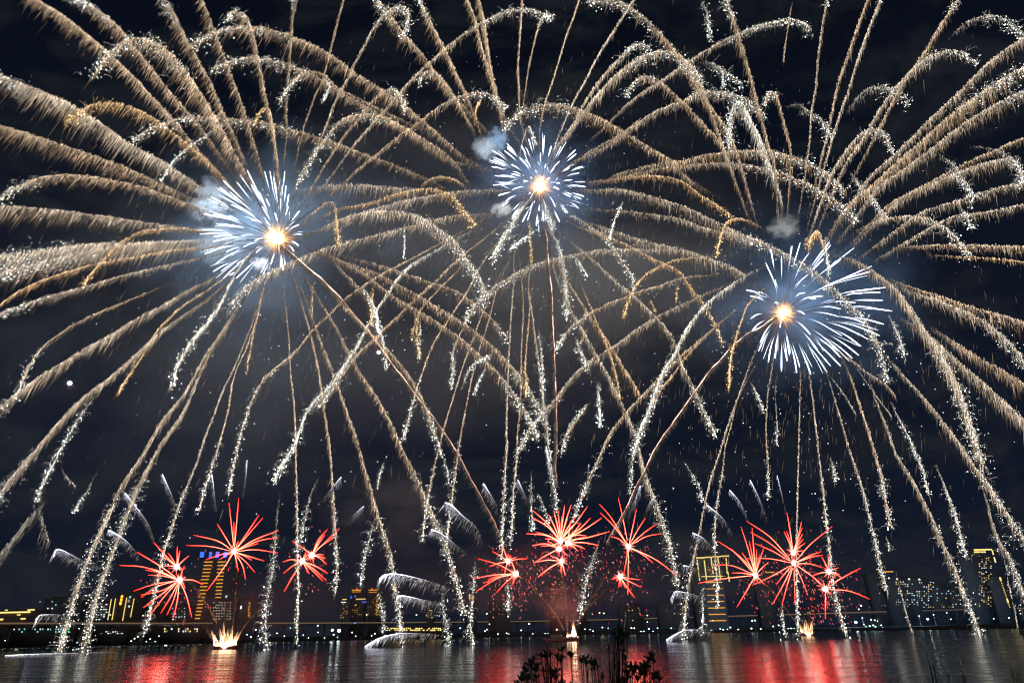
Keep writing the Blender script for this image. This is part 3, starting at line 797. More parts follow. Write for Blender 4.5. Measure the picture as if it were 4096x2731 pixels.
R 72 g .6 1 |3 250,1350 50,1240|2 2280,1110 2100,1000 1950,910 1800,820 1700,780 1600,740 1450,715 1300,740 1200,790 1130,880
R 90 w .62 1.15 |3 690,1450 670,1320 620,1180 570,1050 520,920 470,830 430,740 390,690 350,720 330,800 325,900 320,1000
R 46 g .62 1 |3 745,1050 720,920 690,800 660,690 630,630 590,640 570,720
R 62 g .85 1 |3 640,1150 600,1020 550,830 500,640 450,450 400,280 360,160 330,60 300,-20
R 56 g .75 1 |3 370,1030 300,880 220,770 150,670 90,580 40,480 20,440 -20,420
R 52 g .65 1 |3 290,1040 220,930 120,830 30,720|2 2280,640 2200,560 2080,520 1990,600 1970,640
R 60 g .45 1 |3 150,640 60,470|2 2340,390 2280,330 2230,260 2150,180 2050,90 1930,20 1850,-5 1700,10
R 45 c .62 1 |2 1700,980 1850,840 1980,710 2100,620 2200,560 2300,490|3 0,450 160,350 280,280 400,230 520,180 650,145 760,135 850,160 890,220
R 40 c .93 1 |3 865,1070 880,900 890,750 920,600 930,430 950,280 970,130 1000,0 1005,-30
R 46 g - .9 |3 1010,870 1040,720 1070,580 1120,430 1180,260 1230,120 1275,0 1285,-30
R 42 c .95 1 |3 985,1120 1040,920 1090,770 1150,600 1190,460 1250,290 1310,130 1360,10 1370,-30
R 52 c .66 1.1 |3 970,1340 1020,1210 1090,1090 1150,1010 1220,930 1280,890 1350,890 1400,930 1450,1030
R 52 c .68 1.1 |3 1110,1150 1200,1020 1270,910 1330,800 1400,690 1480,590 1560,500 1640,430 1720,380 1830,345 1930,360 2000,400 2030,440
R 45 g .85 .9 |3 1480,640 1590,470 1660,370 1720,270 1780,170 1840,80 1900,-10
R 56 c - 1 |3 1260,1250 1400,1120 1500,1030 1620,910 1740,790 1860,680 1980,560 2080,460 2200,360 2352,260 2400,225
R 82 g .6 1.05 |3 1130,1420 1280,1300 1400,1190 1520,1080 1640,980 1760,870 1880,770 2000,680 2120,600 2250,520 2400,440
R 66 c .8 1.05 |3 1350,1290 1480,1200 1600,1110 1750,1000 1900,880 2050,780 2200,700 2352,630 2420,600
R 36 g - .85 |3 1410,1420 1550,1340 1700,1260 1850,1180 2000,1100 2150,1040 2250,990 2380,945
R 58 c .8 1 |3 1500,1370 1700,1280 1850,1210 2000,1150 2150,1110 2280,1090 2330,1150 2345,1230
R 50 c .85 1 |3 1620,1480 1750,1430 1900,1380 2050,1330 2200,1290 2400,1245
R 42 c - 1 |3 1800,1520 1950,1480 2100,1460 2250,1430 2400,1400
R 52 c .55 1.1 |3 1180,1600 1260,1560 1350,1520 1450,1500 1580,1490 1700,1510 1780,1550|6 1820,5 1880,60 1930,120 1980,190
R 62 s .3 .9 |3 1640,1050 1740,1060 1840,1110 1900,1180 1960,1280 2010,1370
R 50 s .35 .9 |3 1980,1010 2100,1020 2200,1050 2280,1100 2330,1180 2345,1260
R 40 s .2 .8 |3 1880,1400 1920,1440 1960,1500 1990,1560
R 66 s .45 .9 |3 1850,250 1950,160 2050,120 2150,110 2230,140 2300,190 2345,240
R 62 s .5 .8 |3 1130,770 1200,680 1280,610 1380,600 1470,620 1530,660 1550,720
R 62 s .3 .8 |3 700,740 800,720 880,780 950,820 1000,880 1010,940
R 62 s .2 1 |3 100,430 180,430 260,470 340,530 410,580
R 30 w .0 1 |3 280,470 280,600
R 52 w .1 .9 |3 1150,1180 1230,1280 1300,1350 1360,1430 1410,1500
R 44 s .1 .9 |3 120,-20 160,60 180,150 190,260
R 22 g - .8 |3 760,0 745,80 730,180 710,300 695,420
R 46 g - 1 |6 1450,140 1600,130 1750,120 1950,120 2100,125 2400,132
R 26 o - .9 |6 1700,190 1900,200 2100,210 2400,240
R 105 c .5 1.1 |6 1000,180 1100,195 1200,230 1300,290 1400,360 1480,430 1540,510 1600,590 1650,680 1720,780 1780,870 1840,970 1890,1080 1930,1190 1970,1310 2010,1420 2040,1560|9 2080,60
R 56 g - 1 |6 1400,340 1550,400 1700,450 1850,500 2000,550 2150,590 2400,660
R 70 c .6 1 |6 1400,360 1600,450 1750,490 1900,560 2000,600 2100,660 2200,740 2280,820 2380,950
R 82 c - 1.05 |6 1480,600 1600,680 1700,740 1800,830 1920,940 2040,1040 2150,1140 2250,1230 2400,1370
R 72 g - .95 |6 1700,670 1800,740 1920,820 2050,900 2200,980 2400,1110
R 58 c .68 1.05 |6 1350,820 1430,910 1500,990 1600,1100 1680,1190 1760,1290 1840,1390 1920,1500|9 1960,0 2020,90 2080,160 2150,260 2220,370 2280,470 2352,580 2380,620
R 24 g - .7 |6 1200,940 1270,1000 1400,1080 1470,1170
R 46 g .68 1 |6 1080,860 1130,960 1170,1060 1210,1180 1250,1300 1290,1420 1330,1560|9 1370,130 1390,250 1420,400 1435,480
R 36 c .5 1.05 |6 960,900 1000,1020 1040,1150 1080,1280 1120,1420|9 1165,0 1210,130 1250,260 1280,390 1320,540 1350,690 1380,830 1415,940
R 36 c .5 1.1 |6 840,760 860,900 880,1050 900,1200 920,1380|9 940,0 960,150 985,400 1010,600 1030,800 1050,950 1080,1050 1110,1170 1130,1250
R 26 c .75 1 |6 810,980 810,1150 805,1300|9 800,0 795,200 790,450 785,700 790,950 795,1240
R 28 g .68 1 |6 630,890 610,1010 590,1130 580,1280 575,1420|9 585,0 590,120 595,290
R 26 s .7 .7 |6 650,990 640,1150 650,1320 650,1480
R 36 c .7 1.1 |6 550,760 500,860 450,980 400,1120 350,1250 300,1400|9 250,0 200,140 160,300 130,450 100,600 60,780 40,900 20,1050 10,1250
R 30 w .2 .9 |6 470,1060 530,1180 560,1260
R 28 g .4 .9 |6 380,1180 340,1350 290,1520|9 280,100 250,250 230,400 220,600 235,800 245,1050
R 28 o .5 1.1 |6 590,390 520,460 450,530 410,630 380,720 350,820 330,920 320,1100
R 56 w .5 1.15 |6 560,270 430,330 300,420 200,490 120,570 60,650 0,740|5 2300,870 2230,960 2180,1080 2130,1230 2080,1340 2040,1450 2010,1568
R 46 g .7 1.1 |6 400,540 250,660 100,790 0,870|5 2250,970 2150,1080 2050,1180 1950,1290 1850,1420|8 1780,10 1720,130 1680,230 1640,320 1600,430
R 26 o - 1 |6 340,590 200,710 60,850|5 2352,920 2280,1020 2200,1120 2150,1250
R 30 o .5 1.1 |6 340,190 200,200 0,215|5 2250,240 2150,290 2070,350 2010,430 1970,540 1940,620
R 56 c .75 1 |6 350,370 200,440 0,530|5 2200,600 2050,690 1950,770 1850,840 1740,900 1640,980 1560,1060 1500,1150 1430,1230 1350,1320 1270,1430 1220,1540
R 40 g .72 1 |6 300,310 150,330 0,345|5 2200,400 2050,440 1950,480 1850,520 1750,570 1680,610 1580,690 1480,820
R 58 c .62 .95 |6 250,200 0,160|5 2200,150 2050,150 1900,150 1750,160 1600,190 1450,220 1350,250 1250,290 1150,350 1050,410 980,480 900,560 850,640
R 34 o .55 1.2 |3 560,1590 530,1560 450,1520 370,1505 310,1530 280,1568|6 270,50 245,130 240,180
R 50 o .8 1.3 |6 990,200 970,110 950,50 925,25 890,60 870,110
R 24 w .0 .8 |6 985,60 990,160 1010,310
R 56 c .6 1 |6 1270,1000 1350,1230 1420,1400 1475,1568|9 1540,90 1600,190 1650,290 1720,430 1780,570 1830,680 1890,800 1930,920 1980,1040 2020,1150 2060,1240
R 32 w .2 .9 |6 1430,1190 1500,1330 1560,1440 1600,1540|9 1660,110 1700,270
R 46 w .25 .9 |9 1740,60 1800,190 1850,320 1890,440 1920,560 1950,680
R 60 c .4 .95 |9 2060,200 2100,320 2140,480 2190,600 2260,700 2300,820 2352,960
R 22 s - .8 |9 2190,620 2230,760 2250,900 2290,1060 2310,1190
R 22 c - .8 |9 1470,800 1510,960 1540,1080 1570,1170 1590,1235
R 40 w .1 .9 |6 1420,600 1460,680 1500,770 1530,880
R 20 s - .7 |6 1000,1000 1100,1130 1200,1290
R 20 s - .7 |6 1250,750 1350,790 1450,800
R 16 s - .7 |6 1180,930 1230,1010 1300,1110 1440,1300
R 40 s .3 .8 |9 10,40 60,120 110,200 140,300
R 40 s .3 .8 |9 1010,0 1040,80 1060,160
R 30 s .2 .8 |9 1400,560 1420,600 1430,650
R 30 s .2 .8 |9 690,1000 690,1120 710,1240
R 26 s .1 .8 |9 140,870 140,1050 140,1230
M 22 o .0 .8 |10 45,280 42,330 40,385
M 20 o .0 .8 |10 248,285 242,350 240,420
M 20 w .0 .8 |10 268,400 280,480 292,560
M 24 o .0 .9 |10 405,360 392,440 402,530
M 22 o .0 .9 |10 420,350 385,420 378,465
M 14 w .0 .8 |10 350,80 352,130 350,190
M 30 g .1 .9 |10 528,470 515,540 508,625
M 24 w .0 .8 |10 625,560 600,610 585,650
M 24 o .0 .8 |10 758,540 762,600 760,655
M 24 w .0 .8 |10 900,440 875,480 855,505
M 24 o .0 .7 |10 965,430 955,450 945,480
M 20 w .0 .8 |10 1085,5 1060,60 1040,125
M 18 o .0 .8 |10 1110,330 1098,360 1088,392
M 18 o .0 .8 |10 1272,280 1266,310 1262,345
M 26 o .0 .9 |10 1035,500 1060,580 1075,660
M 30 w .0 .9 |10 1000,610 1006,680 1010,755
M 28 w .0 .9 |10 920,185 945,220 965,255
M 40 w .0 .8 |10 925,460 945,510 970,560
R 20 o .0 .8 |10 1170,330 1185,350 1195,372
M 26 w .0 .8 |10 800,430 812,520 818,640
M 30 w .1 .8 |10 540,640 575,560 640,520
L 26 w .0 .8 |10 210,290 250,360 265,440
M 30 s .2 .8 |10 880,830 905,760 960,690
'''
LINES = [ln for ln in TRAILS.strip().splitlines()]

def parse_pts(segs):
    pts = []
    for s in segs:
        t, rest = s.strip().split(' ', 1)
        for xy in rest.split():
            x, y = xy.split(',')
            pts.append(tile(int(t), float(x), float(y)))
    return pts

burst_root = {}
for k, lab in (('L', 'left great burst of gold spark trails around a blue white star core'),
               ('M', 'middle great burst of gold spark trails, its star core the highest'),
               ('R', 'right great burst of gold spark trails, its blue white star core widest and lowest')):
    burst_root[k] = empty('gold_burst', P(*CORE[k], YB), lab, 'firework', 'three great gold bursts over the river')

def gauss(r, n, s):
    return r.normal(0, 1, n) * s

def settle(C, span=0.13):
    """the even sweep of a falling star: small kinks of the traced points smoothed away, both ends kept"""
    n = len(C)
    h = int(n * span / 2)
    k = np.hanning(2 * h + 1); k /= k.sum()
    ext = np.vstack([2 * C[0] - C[h:0:-1], C, 2 * C[-1] - C[-2:-h - 2:-1]])
    return np.stack([np.convolve(ext[:, i], k, 'valid') for i in range(3)], axis=1)

def spark_trail(root, line, seed):
    head, *segs = line.split('|')
    _, w, kind, gs, br = head.split()
    w, br = float(w) * .92, float(br)
    gs = None if gs == '-' else float(gs)
    r = np.random.default_rng(seed)
    pts = parse_pts(segs)
    cx, cy = CORE[line[0]]
    a0 = (pts[0][0] - cx, pts[0][1] - cy)
    a1 = (pts[1][0] - pts[0][0], pts[1][1] - pts[0][1])
    if kind in 'gco' and 120 < math.hypot(*a0) < 1000 and (a0[0] * a1[0] + a0[1] * a1[1]) > .93 * math.hypot(*a0) * math.hypot(*a1):
        pts.insert(0, (cx + a0[0] * .55, cy + a0[1] * .55))          # the faint start of the trail, close to the core
        L0 = math.hypot(*a0) * .45
        if gs is not None:
            Lo = sum(math.hypot(b[0] - a[0], b[1] - a[1]) for a, b in zip(pts[1:], pts[2:]))
            gs = (L0 + gs * Lo) / (L0 + Lo)
    # depth: the star flies out of the shell's centre, also towards or away from the viewer
    tipd = max(math.hypot(x - cx, y - cy) for x, y in pts)
    side = r.uniform(-1, 1)
    dmax = side * math.sqrt(max(0.0, 1 - min(1, tipd / 1500.0) ** 2)) * 95
    L2 = np.concatenate([[0], np.cumsum([math.hypot(b[0] - a[0], b[1] - a[1]) for a, b in zip(pts, pts[1:])])])
    first = math.hypot(pts[0][0] - cx, pts[0][1] - cy)
    P3 = []
    for (x, y), l in zip(pts, L2):
        Y = YB + dmax * min(1.0, (first + l) / max(1.0, first + L2[-1]))
        p = P(x, y, Y)
        if p.z < 0.4:
            p.z = 0.4
        P3.append(tuple(p))
    s = pxm(*pts[len(pts) // 2], YB + dmax * .6)
    M = 400
    C, Lm = smooth_path(P3, M)
    C = settle(C)
    Lpx = Lm / s
    tan = np.gradient(C, axis=0)
    tan /= np.linalg.norm(tan, axis=1, keepdims=True)
    # how far the trail runs along the fall of the sparks: then the fringe piles up in a narrow line
    n = int(Lpx * (0.55 + w / 52.0) * (0.38 if kind == 's' else 1.0)) + 12
    u = r.random(n)
    keep = r.random(n) < np.clip(0.25 + u * 5, 0, 1)
    if gs is not None:
        keep &= r.random(n) < np.clip(1.0 - 0.75 * np.clip((u - gs) / max(1 - gs, .05), 0, 1), 0.2, 1)
    u = u[keep]; n = len(u)
    i0 = np.clip((u * (M - 1)).astype(int), 0, M - 1)
    O = C[i0] + tan[i0] * gauss(r, n, 6 * s)[:, None] + r.normal(0, 1, (n, 3)) * (0.05 * w * s * (.4 + .6 * u))[:, None]
    grow = np.clip(0.22 + u * 1.0, 0, 1)
    q = w * s * grow * r.random(n) ** 3.4 * .75
    ln = s * np.clip(w * (.07 + .26 * r.exponential(1, n)), 3, w * 1.15) * (0.35 + .65 * grow)
    far = r.random(n) < 0.035
    q[far] *= r.uniform(1.5, 3.2, far.sum()); ln[far] *= 1.5
    D = FALL[None] + r.normal(0, 1, (n, 3)) * 0.06 + tan[i0] * r.uniform(.0, .22, n)[:, None]
    D /= np.linalg.norm(D, axis=1, keepdims=True)
    A = O + D * q[:, None]
    Bm = A + D * (ln * .45)[:, None]
    D2 = D + FALL[None] * .35
    D2 /= np.linalg.norm(D2, axis=1, keepdims=True)
    E = Bm + D2 * (ln * .55)[:, None]
    base = np.array(KIND[kind])
    clump = np.interp(u, np.linspace(0, 1, 40), np.clip(r.normal(1, .2, 40), .5, 1.5))
    tone = (0.34 + 2.3 * r.random(n) ** 2.2) * br * clump * (1 - 0.62 * np.clip(q / (w * s), 0, 1)) * np.clip(.14 + u * 3.0, .14, 1)
    warm = np.clip(q / (w * s), 0, 1)[:, None]
    hue = base[None] * (1 - warm * np.array([0.10, 0.24, 0.34])[None]) + (1 - warm) * np.array([0.05, 0.06, 0.055])[None]
    col = hue * tone[:, None]
    Wd = s * r.uniform(.42, .85, n)
    W = np.stack([Wd * .8, Wd, Wd * .4], 1)
    G3 = np.stack([col * 1.15, col * .72, col * .10], 1)
    Cs = np.stack([A, Bm, E], 1)
    # a denser bright thread where the star itself burned
    nt_ = int(Lpx * 0.30)
    ut = r.random(nt_) ** .75
    it = np.clip((ut * (M - 1)).astype(int), 1, M - 2)
    Ot = C[it] + r.normal(0, 1, (nt_, 3)) * (s * (1.0 + .028 * w))
    tl = s * r.uniform(3, 9, nt_)
    dirt = tan[it] * .35 + FALL[None] * .75
    dirt /= np.linalg.norm(dirt, axis=1, keepdims=True)
    ct = (base[None] * 2.4 + .24) * (r.uniform(.5, 1.3, nt_) * br * np.clip(.10 + ut * 2.6, 0, 1))[:, None]
    wt_ = s * r.uniform(.55, .95, nt_)
    Ct = np.stack([Ot - dirt * tl[:, None] * .5, Ot, Ot + dirt * tl[:, None] * .5], 1)
    Cs = np.concatenate([Cs, Ct]); W = np.concatenate([W, np.stack([wt_ * .4, wt_, wt_ * .4], 1)])
    G3 = np.concatenate([G3, np.stack([ct, ct, ct * .6], 1)])
    tr = link_mesh('spark_trail', streak_mesh('spark_trail', Cs, W, G3), SPARK, root)
    tag(tr, kind='stuff')
    if gs is not None:
        ng = int(Lpx * (1 - gs) * (0.22 + w / 240.0) * (1.15 if kind == 'w' else 1)) + 6
        ug = gs + (1 - gs) * r.random(ng) ** .8
        ig = np.clip((ug * (M - 1)).astype(int), 0, M - 1)
        prog = np.clip((ug - gs) / max(1 - gs, .05), 0, 1)
        Cg = C[ig] + r.normal(0, 1, (ng, 3)) * (0.17 * w * s) * r.uniform(.4, 1.5, (ng, 1)) + FALL[None] * (np.abs(r.normal(0, 1, ng)) * w * s * .30)[:, None]
        Cg[:, 2] = np.maximum(Cg[:, 2], 0.3)
        R = s * (1.1 + 1.6 * r.random(ng) ** 2.0) * (.85 + .3 * prog)
        tint = np.array([1.0, .74, .36]) if kind == 'o' else np.array([.92, 1.0, .93])
        Gg = tint[None] * ((.6 + 5.0 * r.random(ng) ** 1.7) * (.6 + .7 * prog) * (1.0 if kind != 'o' else .7))[:, None]
        V1, T1, g1 = dot_arrays(Cg, R, Gg)
        me = np_mesh('glitter', V1, None, T1, g1)
        g = link_mesh('glitter', me, SPARK, None)
        g.parent = tr
        tag(g, kind='stuff')
        # curling sparks thrown off by the glitter
        nh = int(ng * .9)
        jh = r.integers(0, ng, nh)
        O = Cg[jh]
        ang = r.uniform(0, 2 * math.pi, nh)
        out = np.stack([np.cos(ang), r.normal(0, .5, nh), np.abs(np.sin(ang)) * .8], 1) * (s * r.uniform(5, 17, nh) * min(1.0, w / 50))[:, None]
        Mi = O + out
        En = Mi + out * .55 + FALL[None] * (s * r.uniform(8, 22, nh))[:, None]
        ch = np.array([.34, .32, .28])[None] * r.uniform(.4, 1.2, nh)[:, None]
        if kind == 'o':
            ch = ch * np.array([1.3, .8, .4])
        wh = s * r.uniform(.7, 1.15, nh)
        hm = streak_mesh('curled_spark', np.stack([O, O + out * .6, Mi + out * .25 + FALL[None] * s * 2, En], 1), np.stack([wh, wh, wh, wh * .4], 1), np.stack([ch, ch, ch * .9, ch * .4], 1))
        h = link_mesh('curled_spark', hm, SPARK, None)
        h.parent = tr
        tag(h, kind='stuff')

for i, ln in enumerate(LINES):
    spark_trail(burst_root[ln[0]], ln, 1000 + i)

# ------------------------------------------------------------------ white star cores of the three bursts
STARS = {
'L': (2.6133, 700, 600, '1010,745 755,212;1000,470 937,225;1045,520 992,222;1055,500 1033,280;1075,590 1048,345;1128,430 1148,225;1100,720 1105,510;1118,520 1122,370;1140,580 1160,375;1160,640 1190,465;1145,720 1185,590;1200,765 1300,638;1165,870 1220,815 1295,782;1150,835 1180,812;1200,900 1270,880 1335,885;1190,950 1245,962 1290,1000;1170,985 1213,1015 1243,1060;1130,1070 1155,1200;1108,1060 1128,1255;1045,1060 1003,1190;1000,1085 898,1285;990,1150 918,1305;890,1110 640,1340;1030,880 985,875;840,490 680,262;830,570 645,335;770,580 505,320;740,600 470,395;860,690 575,440;820,715 640,570 455,470;590,600 378,493;690,690 530,590 357,540;700,750 560,690;770,800 530,700 258,637;780,805 560,720 300,668;930,790 770,660 590,572;915,580 800,365;990,700 880,440;1015,765 910,590;1000,610 952,508;1080,770 1045,660;1008,795 955,752;935,790 880,745 800,730;780,835 620,790 430,772;770,830 670,800 550,792;630,860 430,838 235,840;700,885 480,868 260,880;680,900 540,890 405,905;800,920 600,915 400,958;850,890 770,885 695,900;930,925 880,928 835,948;892,960 800,975 715,1015;940,1010 890,1035 850,1072;700,990 480,1010 270,1068;720,990 500,1020 310,1085;720,1010 630,1025 535,1065;770,1035 600,1080 425,1188;620,1160 500,1210 400,1270;720,1120 600,1185 485,1265;760,1140 620,1230 490,1360;780,1110 650,1190;1090,1000 1090,1045;640,1270 570,1310'),
'M': (3.4836, 1900, 500, '480,530 350,420 235,357;520,580 400,510 260,450;520,600 400,540 258,480;530,640 370,550 202,490;440,645 340,600 235,583;600,440 520,340 445,260;620,470 530,380 450,305;610,530 500,430 412,362;730,440 645,290;800,510 750,400 705,308;810,420 748,197;840,430 790,170;945,470 943,210;950,460 967,152;912,560 913,392;1012,480 1063,297;1075,420 1153,187;1095,500 1198,300;1115,500 1270,238;1250,490 1397,350;1260,525 1408,405;1010,715 1090,600 1175,507;1030,690 1100,600;1185,670 1290,590 1375,552;1200,660 1312,600;1310,660 1400,610 1495,578;1245,730 1350,690 1450,670;1200,785 1280,770 1358,770;1350,795 1528,793;1240,835 1400,855;1250,840 1400,845 1535,862;1070,870 1120,875 1170,898;1115,805 1180,812;1040,800 1110,797;990,770 1038,735;965,625 987,545;873,690 845,630;820,750 775,730;755,785 675,777;795,620 750,540 700,487;780,655 700,540 625,460;660,655 580,590 505,553;670,710 600,670 525,648;660,730 590,700 512,685;640,765 460,720 275,708;620,750 500,715 365,705;550,805 342,803;640,830 450,825 250,840;720,860 610,870 510,910;530,925 330,980;610,965 510,1010 425,1065;500,1045 380,1125;850,890 822,935;795,915 752,965;690,1040 610,1100 540,1175;720,1030 610,1150 512,1275;660,1140 580,1220 515,1315;770,1140 660,1352;825,1045 765,1180;800,1130 730,1330;900,1090 892,1195;873,1210 855,1405;945,1150 955,1340;965,1140 990,1330;1090,1160 1178,1350;1010,960 1070,1040 1120,1140;1170,1095 1265,1225;1200,1110 1295,1225;1280,1050 1370,1100 1445,1165;1200,935 1325,998;1225,920 1350,970;1320,935 1515,995;1345,970 1480,1032'),
'R': (2.6138, 2950, 920, '418,715 390,560 293,340;430,650 395,520;390,440 348,200;462,540 460,280;525,460 572,165;555,470 655,135;570,580 660,370 748,240;720,455 830,300 960,135;725,485 850,310 975,155;745,460 900,300;595,635 660,530 740,465;690,615 880,450 1218,188;900,450 1080,305;670,725 900,600 1400,378;700,700 1000,550 1385,435;880,625 918,618;595,715 640,670 705,655;620,765 720,710 890,690;740,720 818,717;905,720 1150,650 1550,600;1080,700 1200,665 1300,665;1200,665 1350,655 1495,652;850,775 1050,745 1235,760;1150,745 1300,730 1517,735;820,810 950,800 1080,825;1070,800 1300,800 1480,825;1230,820 1450,825 1615,848;600,845 650,850 700,878;750,860 900,865 1060,905;980,890 1200,925 1330,975;1160,910 1350,935 1530,985;690,910 850,965 1090,1105;880,945 1100,1010 1260,1085;930,950 1200,990 1485,1103;1100,1020 1250,1080 1362,1140;980,1020 1150,1110 1290,1215;590,930 680,1000 760,1090;745,1010 900,1120 1040,1245;920,1075 1100,1180 1268,1308;880,1100 1050,1210 1200,1340;770,1075 950,1200 1075,1328;765,1115 950,1290 1075,1418;660,1040 760,1150 840,1255;720,1130 870,1300 972,1418;700,1150 830,1320 935,1485;620,1150 700,1330 768,1508;565,1150 610,1300 650,1430;540,1150 590,1320 620,1490;497,1020 520,1150 543,1305;490,1110 505,1250 517,1368;465,1140 460,1300 460,1470;430,1040 405,1200 393,1340;400,1070 350,1220 322,1382;355,1020 280,1130 220,1265;390,940 300,1050 237,1175;310,930 220,980 152,1053;280,870 200,885 140,925;310,760 220,710 130,690;275,710 190,650 92,628;350,720 280,665 218,648;432,785 415,755 398,752;455,920 445,1020'),
}
rs = np.random.default_rng(21)
for k in 'LMR':
    sc_, ox, oy, txt = STARS[k]
    cx, cy = CORE[k]
    root = burst_root[k]
    s = pxm(cx, cy, YB)
    for item in txt.split(';'):
        pts = [tuple(float(v) for v in p.split(',')) for p in item.split()]
        pts = [(x / sc_ + ox, y / sc_ + oy) for x, y in pts]
        reach = max(math.hypot(x - cx, y - cy) for x, y in pts)
        dz = rs.choice((-1, 1)) * math.sqrt(max(0, 1 - min(1, reach / 420) ** 2)) * 45
        P3 = [tuple(P(x, y, YB + dz * math.hypot(x - cx, y - cy) / reach)) for x, y in pts]
        C, _ = smooth_path(P3, 9)
        prof = np.array([.12, .3, .55, .8, .95, 1.0, 1.05, 1.05, .55])
        W = (s * 2.1 * rs.uniform(.8, 1.15)) * prof
        g = np.array([.10, .35, 1.0, 1.9, 2.6, 3.0, 3.2, 3.2, 3.0])[:, None] * np.array([.86, .93, 1.12])[None]
        me = streak_mesh('star_ray', C[None], W[None], g[None], sides=6)
        link_mesh('star_ray', me, STAR, root)
        if rs.random() < .55:                                          # a thinner star close beside it
            f_ = rs.uniform(.72, .98)
            off = np.array([rs.normal(0, 1), rs.normal(0, 1), rs.normal(0, 1)]) * s * 16
            C2 = np.array(P3[0]) + (C - np.array(P3[0])) * f_ + np.linspace(.1, 1, 9)[:, None] * off
            link_mesh('thin_ray', streak_mesh('thin_ray', C2[None], W[None] * .5, g[None] * .55, sides=5), STAR, root)
    # bursting charge: a white-hot ball with orange needles of fire
    c = np.array(P(cx, cy, YB))
    me = bpy.data.meshes.new('flash')
    import bmesh
    bm = bmesh.new()
    bmesh.ops.create_icosphere(bm, subdivisions=3, radius=s * (23 if k == 'L' else 17))
    for v in bm.verts:
        v.co *= 1 + .10 * math.sin(7 * v.co.x + k.__hash__() % 7) * math.sin(5 * v.co.z)
        v.co += Vector(c)
    bm.to_mesh(me); bm.free()
    fl = link_mesh('flash', me, mat_emit('burst_flash', (1.0, .86, .62), 14.0), root)
    n = 150
    d = rs.normal(0, 1, (n, 3)); d /= np.linalg.norm(d, axis=1, keepdims=True)
    l = s * rs.uniform(34, 75, n)[:, None] * (1.25 if k == 'L' else 1)
    A = c + d * s * 14
    me = streak_mesh('flash_needle', np.stack([A, c + d * l * .6, c + d * l], 1), np.stack([np.full(n, s * 2.4), np.full(n, s * 1.1), np.full(n, s * .15)], 1),
                     np.stack([np.tile([3., 1.5, .5], (n, 1)), np.tile([.9, .36, .09], (n, 1)), np.tile([.25, .08, .02], (n, 1))], 1))
    tag(link_mesh('flash_needle', me, STAR, root), kind='stuff')
    # faint dark-red tracks between flash and stars
    n = 110
    d = rs.normal(0, 1, (n, 3)); d /= np.linalg.norm(d, axis=1, keepdims=True)
    a, b = s * rs.uniform(30, 60, n)[:, None], s * rs.uniform(110, 230, n)[:, None]
    me = streak_mesh('faint_streak', np.stack([c + d * a, c + d * (a + b) / 2, c + d * b], 1), np.stack([np.full(n, s * .9)] * 3, 1),
                     np.stack([np.tile([.16, .085, .06], (n, 1)), np.tile([.10, .06, .05], (n, 1)), np.tile([.02, .015, .015], (n, 1))], 1))
    tag(link_mesh('faint_streak', me, STAR, root), kind='stuff')
    # stray falling sparks all round the burst
    n = 1000
    uu = rs.normal(0, 1, (n, 2)) * np.array([420, 380])
    px_, py_ = cx + uu[:, 0], np.minimum(cy + 120 + uu[:, 1], 2470)
    A = np.array([tuple(P(x, y, YB + rs.uniform(-70, 70))) for x, y in zip(px_, py_)])
    l = s * rs.uniform(8, 48, n)[:, None]
    D = FALL[None] + rs.normal(0, .09, (n, 3))
    col = np.array([.30, .225, .16])[None] * rs.uniform(.25, .9, n)[:, None]
    wv = s * rs.uniform(.55, 1.0, n)
    me = streak_mesh('falling_spark', np.stack([A, A + D * l * .5, A + D * l], 1), np.stack([wv * .5, wv, wv * .3], 1), np.stack([col, col, col * .3], 1))
    tag(link_mesh('falling_spark', me, SPARK, root), kind='stuff')
    n = 230
    A = np.array([tuple(P(cx + x, min(2480, cy + 150 + y), YB + rs.uniform(-70, 70))) for x, y in rs.normal(0, 1, (n, 2)) * 430])
    me = dot_mesh('stray_glitter', A, s * rs.uniform(1.2, 2.3, n), np.array([.95, 1, .95])[None] * rs.uniform(.5, 2.2, n)[:, None])
    tag(link_mesh('stray_glitter', me, SPARK, root), kind='stuff')
    # the light it throws
    ld = bpy.data.lights.new('burst_light', 'POINT')
    ld.energy = BURST_W[k]
    ld.color = (0.80, 0.90, 1.0)
    ld.shadow_soft_size = 4.0
    lo = bpy.data.objects.new('burst_light', ld)
    lo.location = (c[0] + (-16 if k == 'L' else 10 if k == 'R' else 0), c[1] - 30, c[2])
    COL.objects.link(lo)
    lo.parent = root
    lo.matrix_parent_inverse = Matrix.Translation(root.location).inverted()
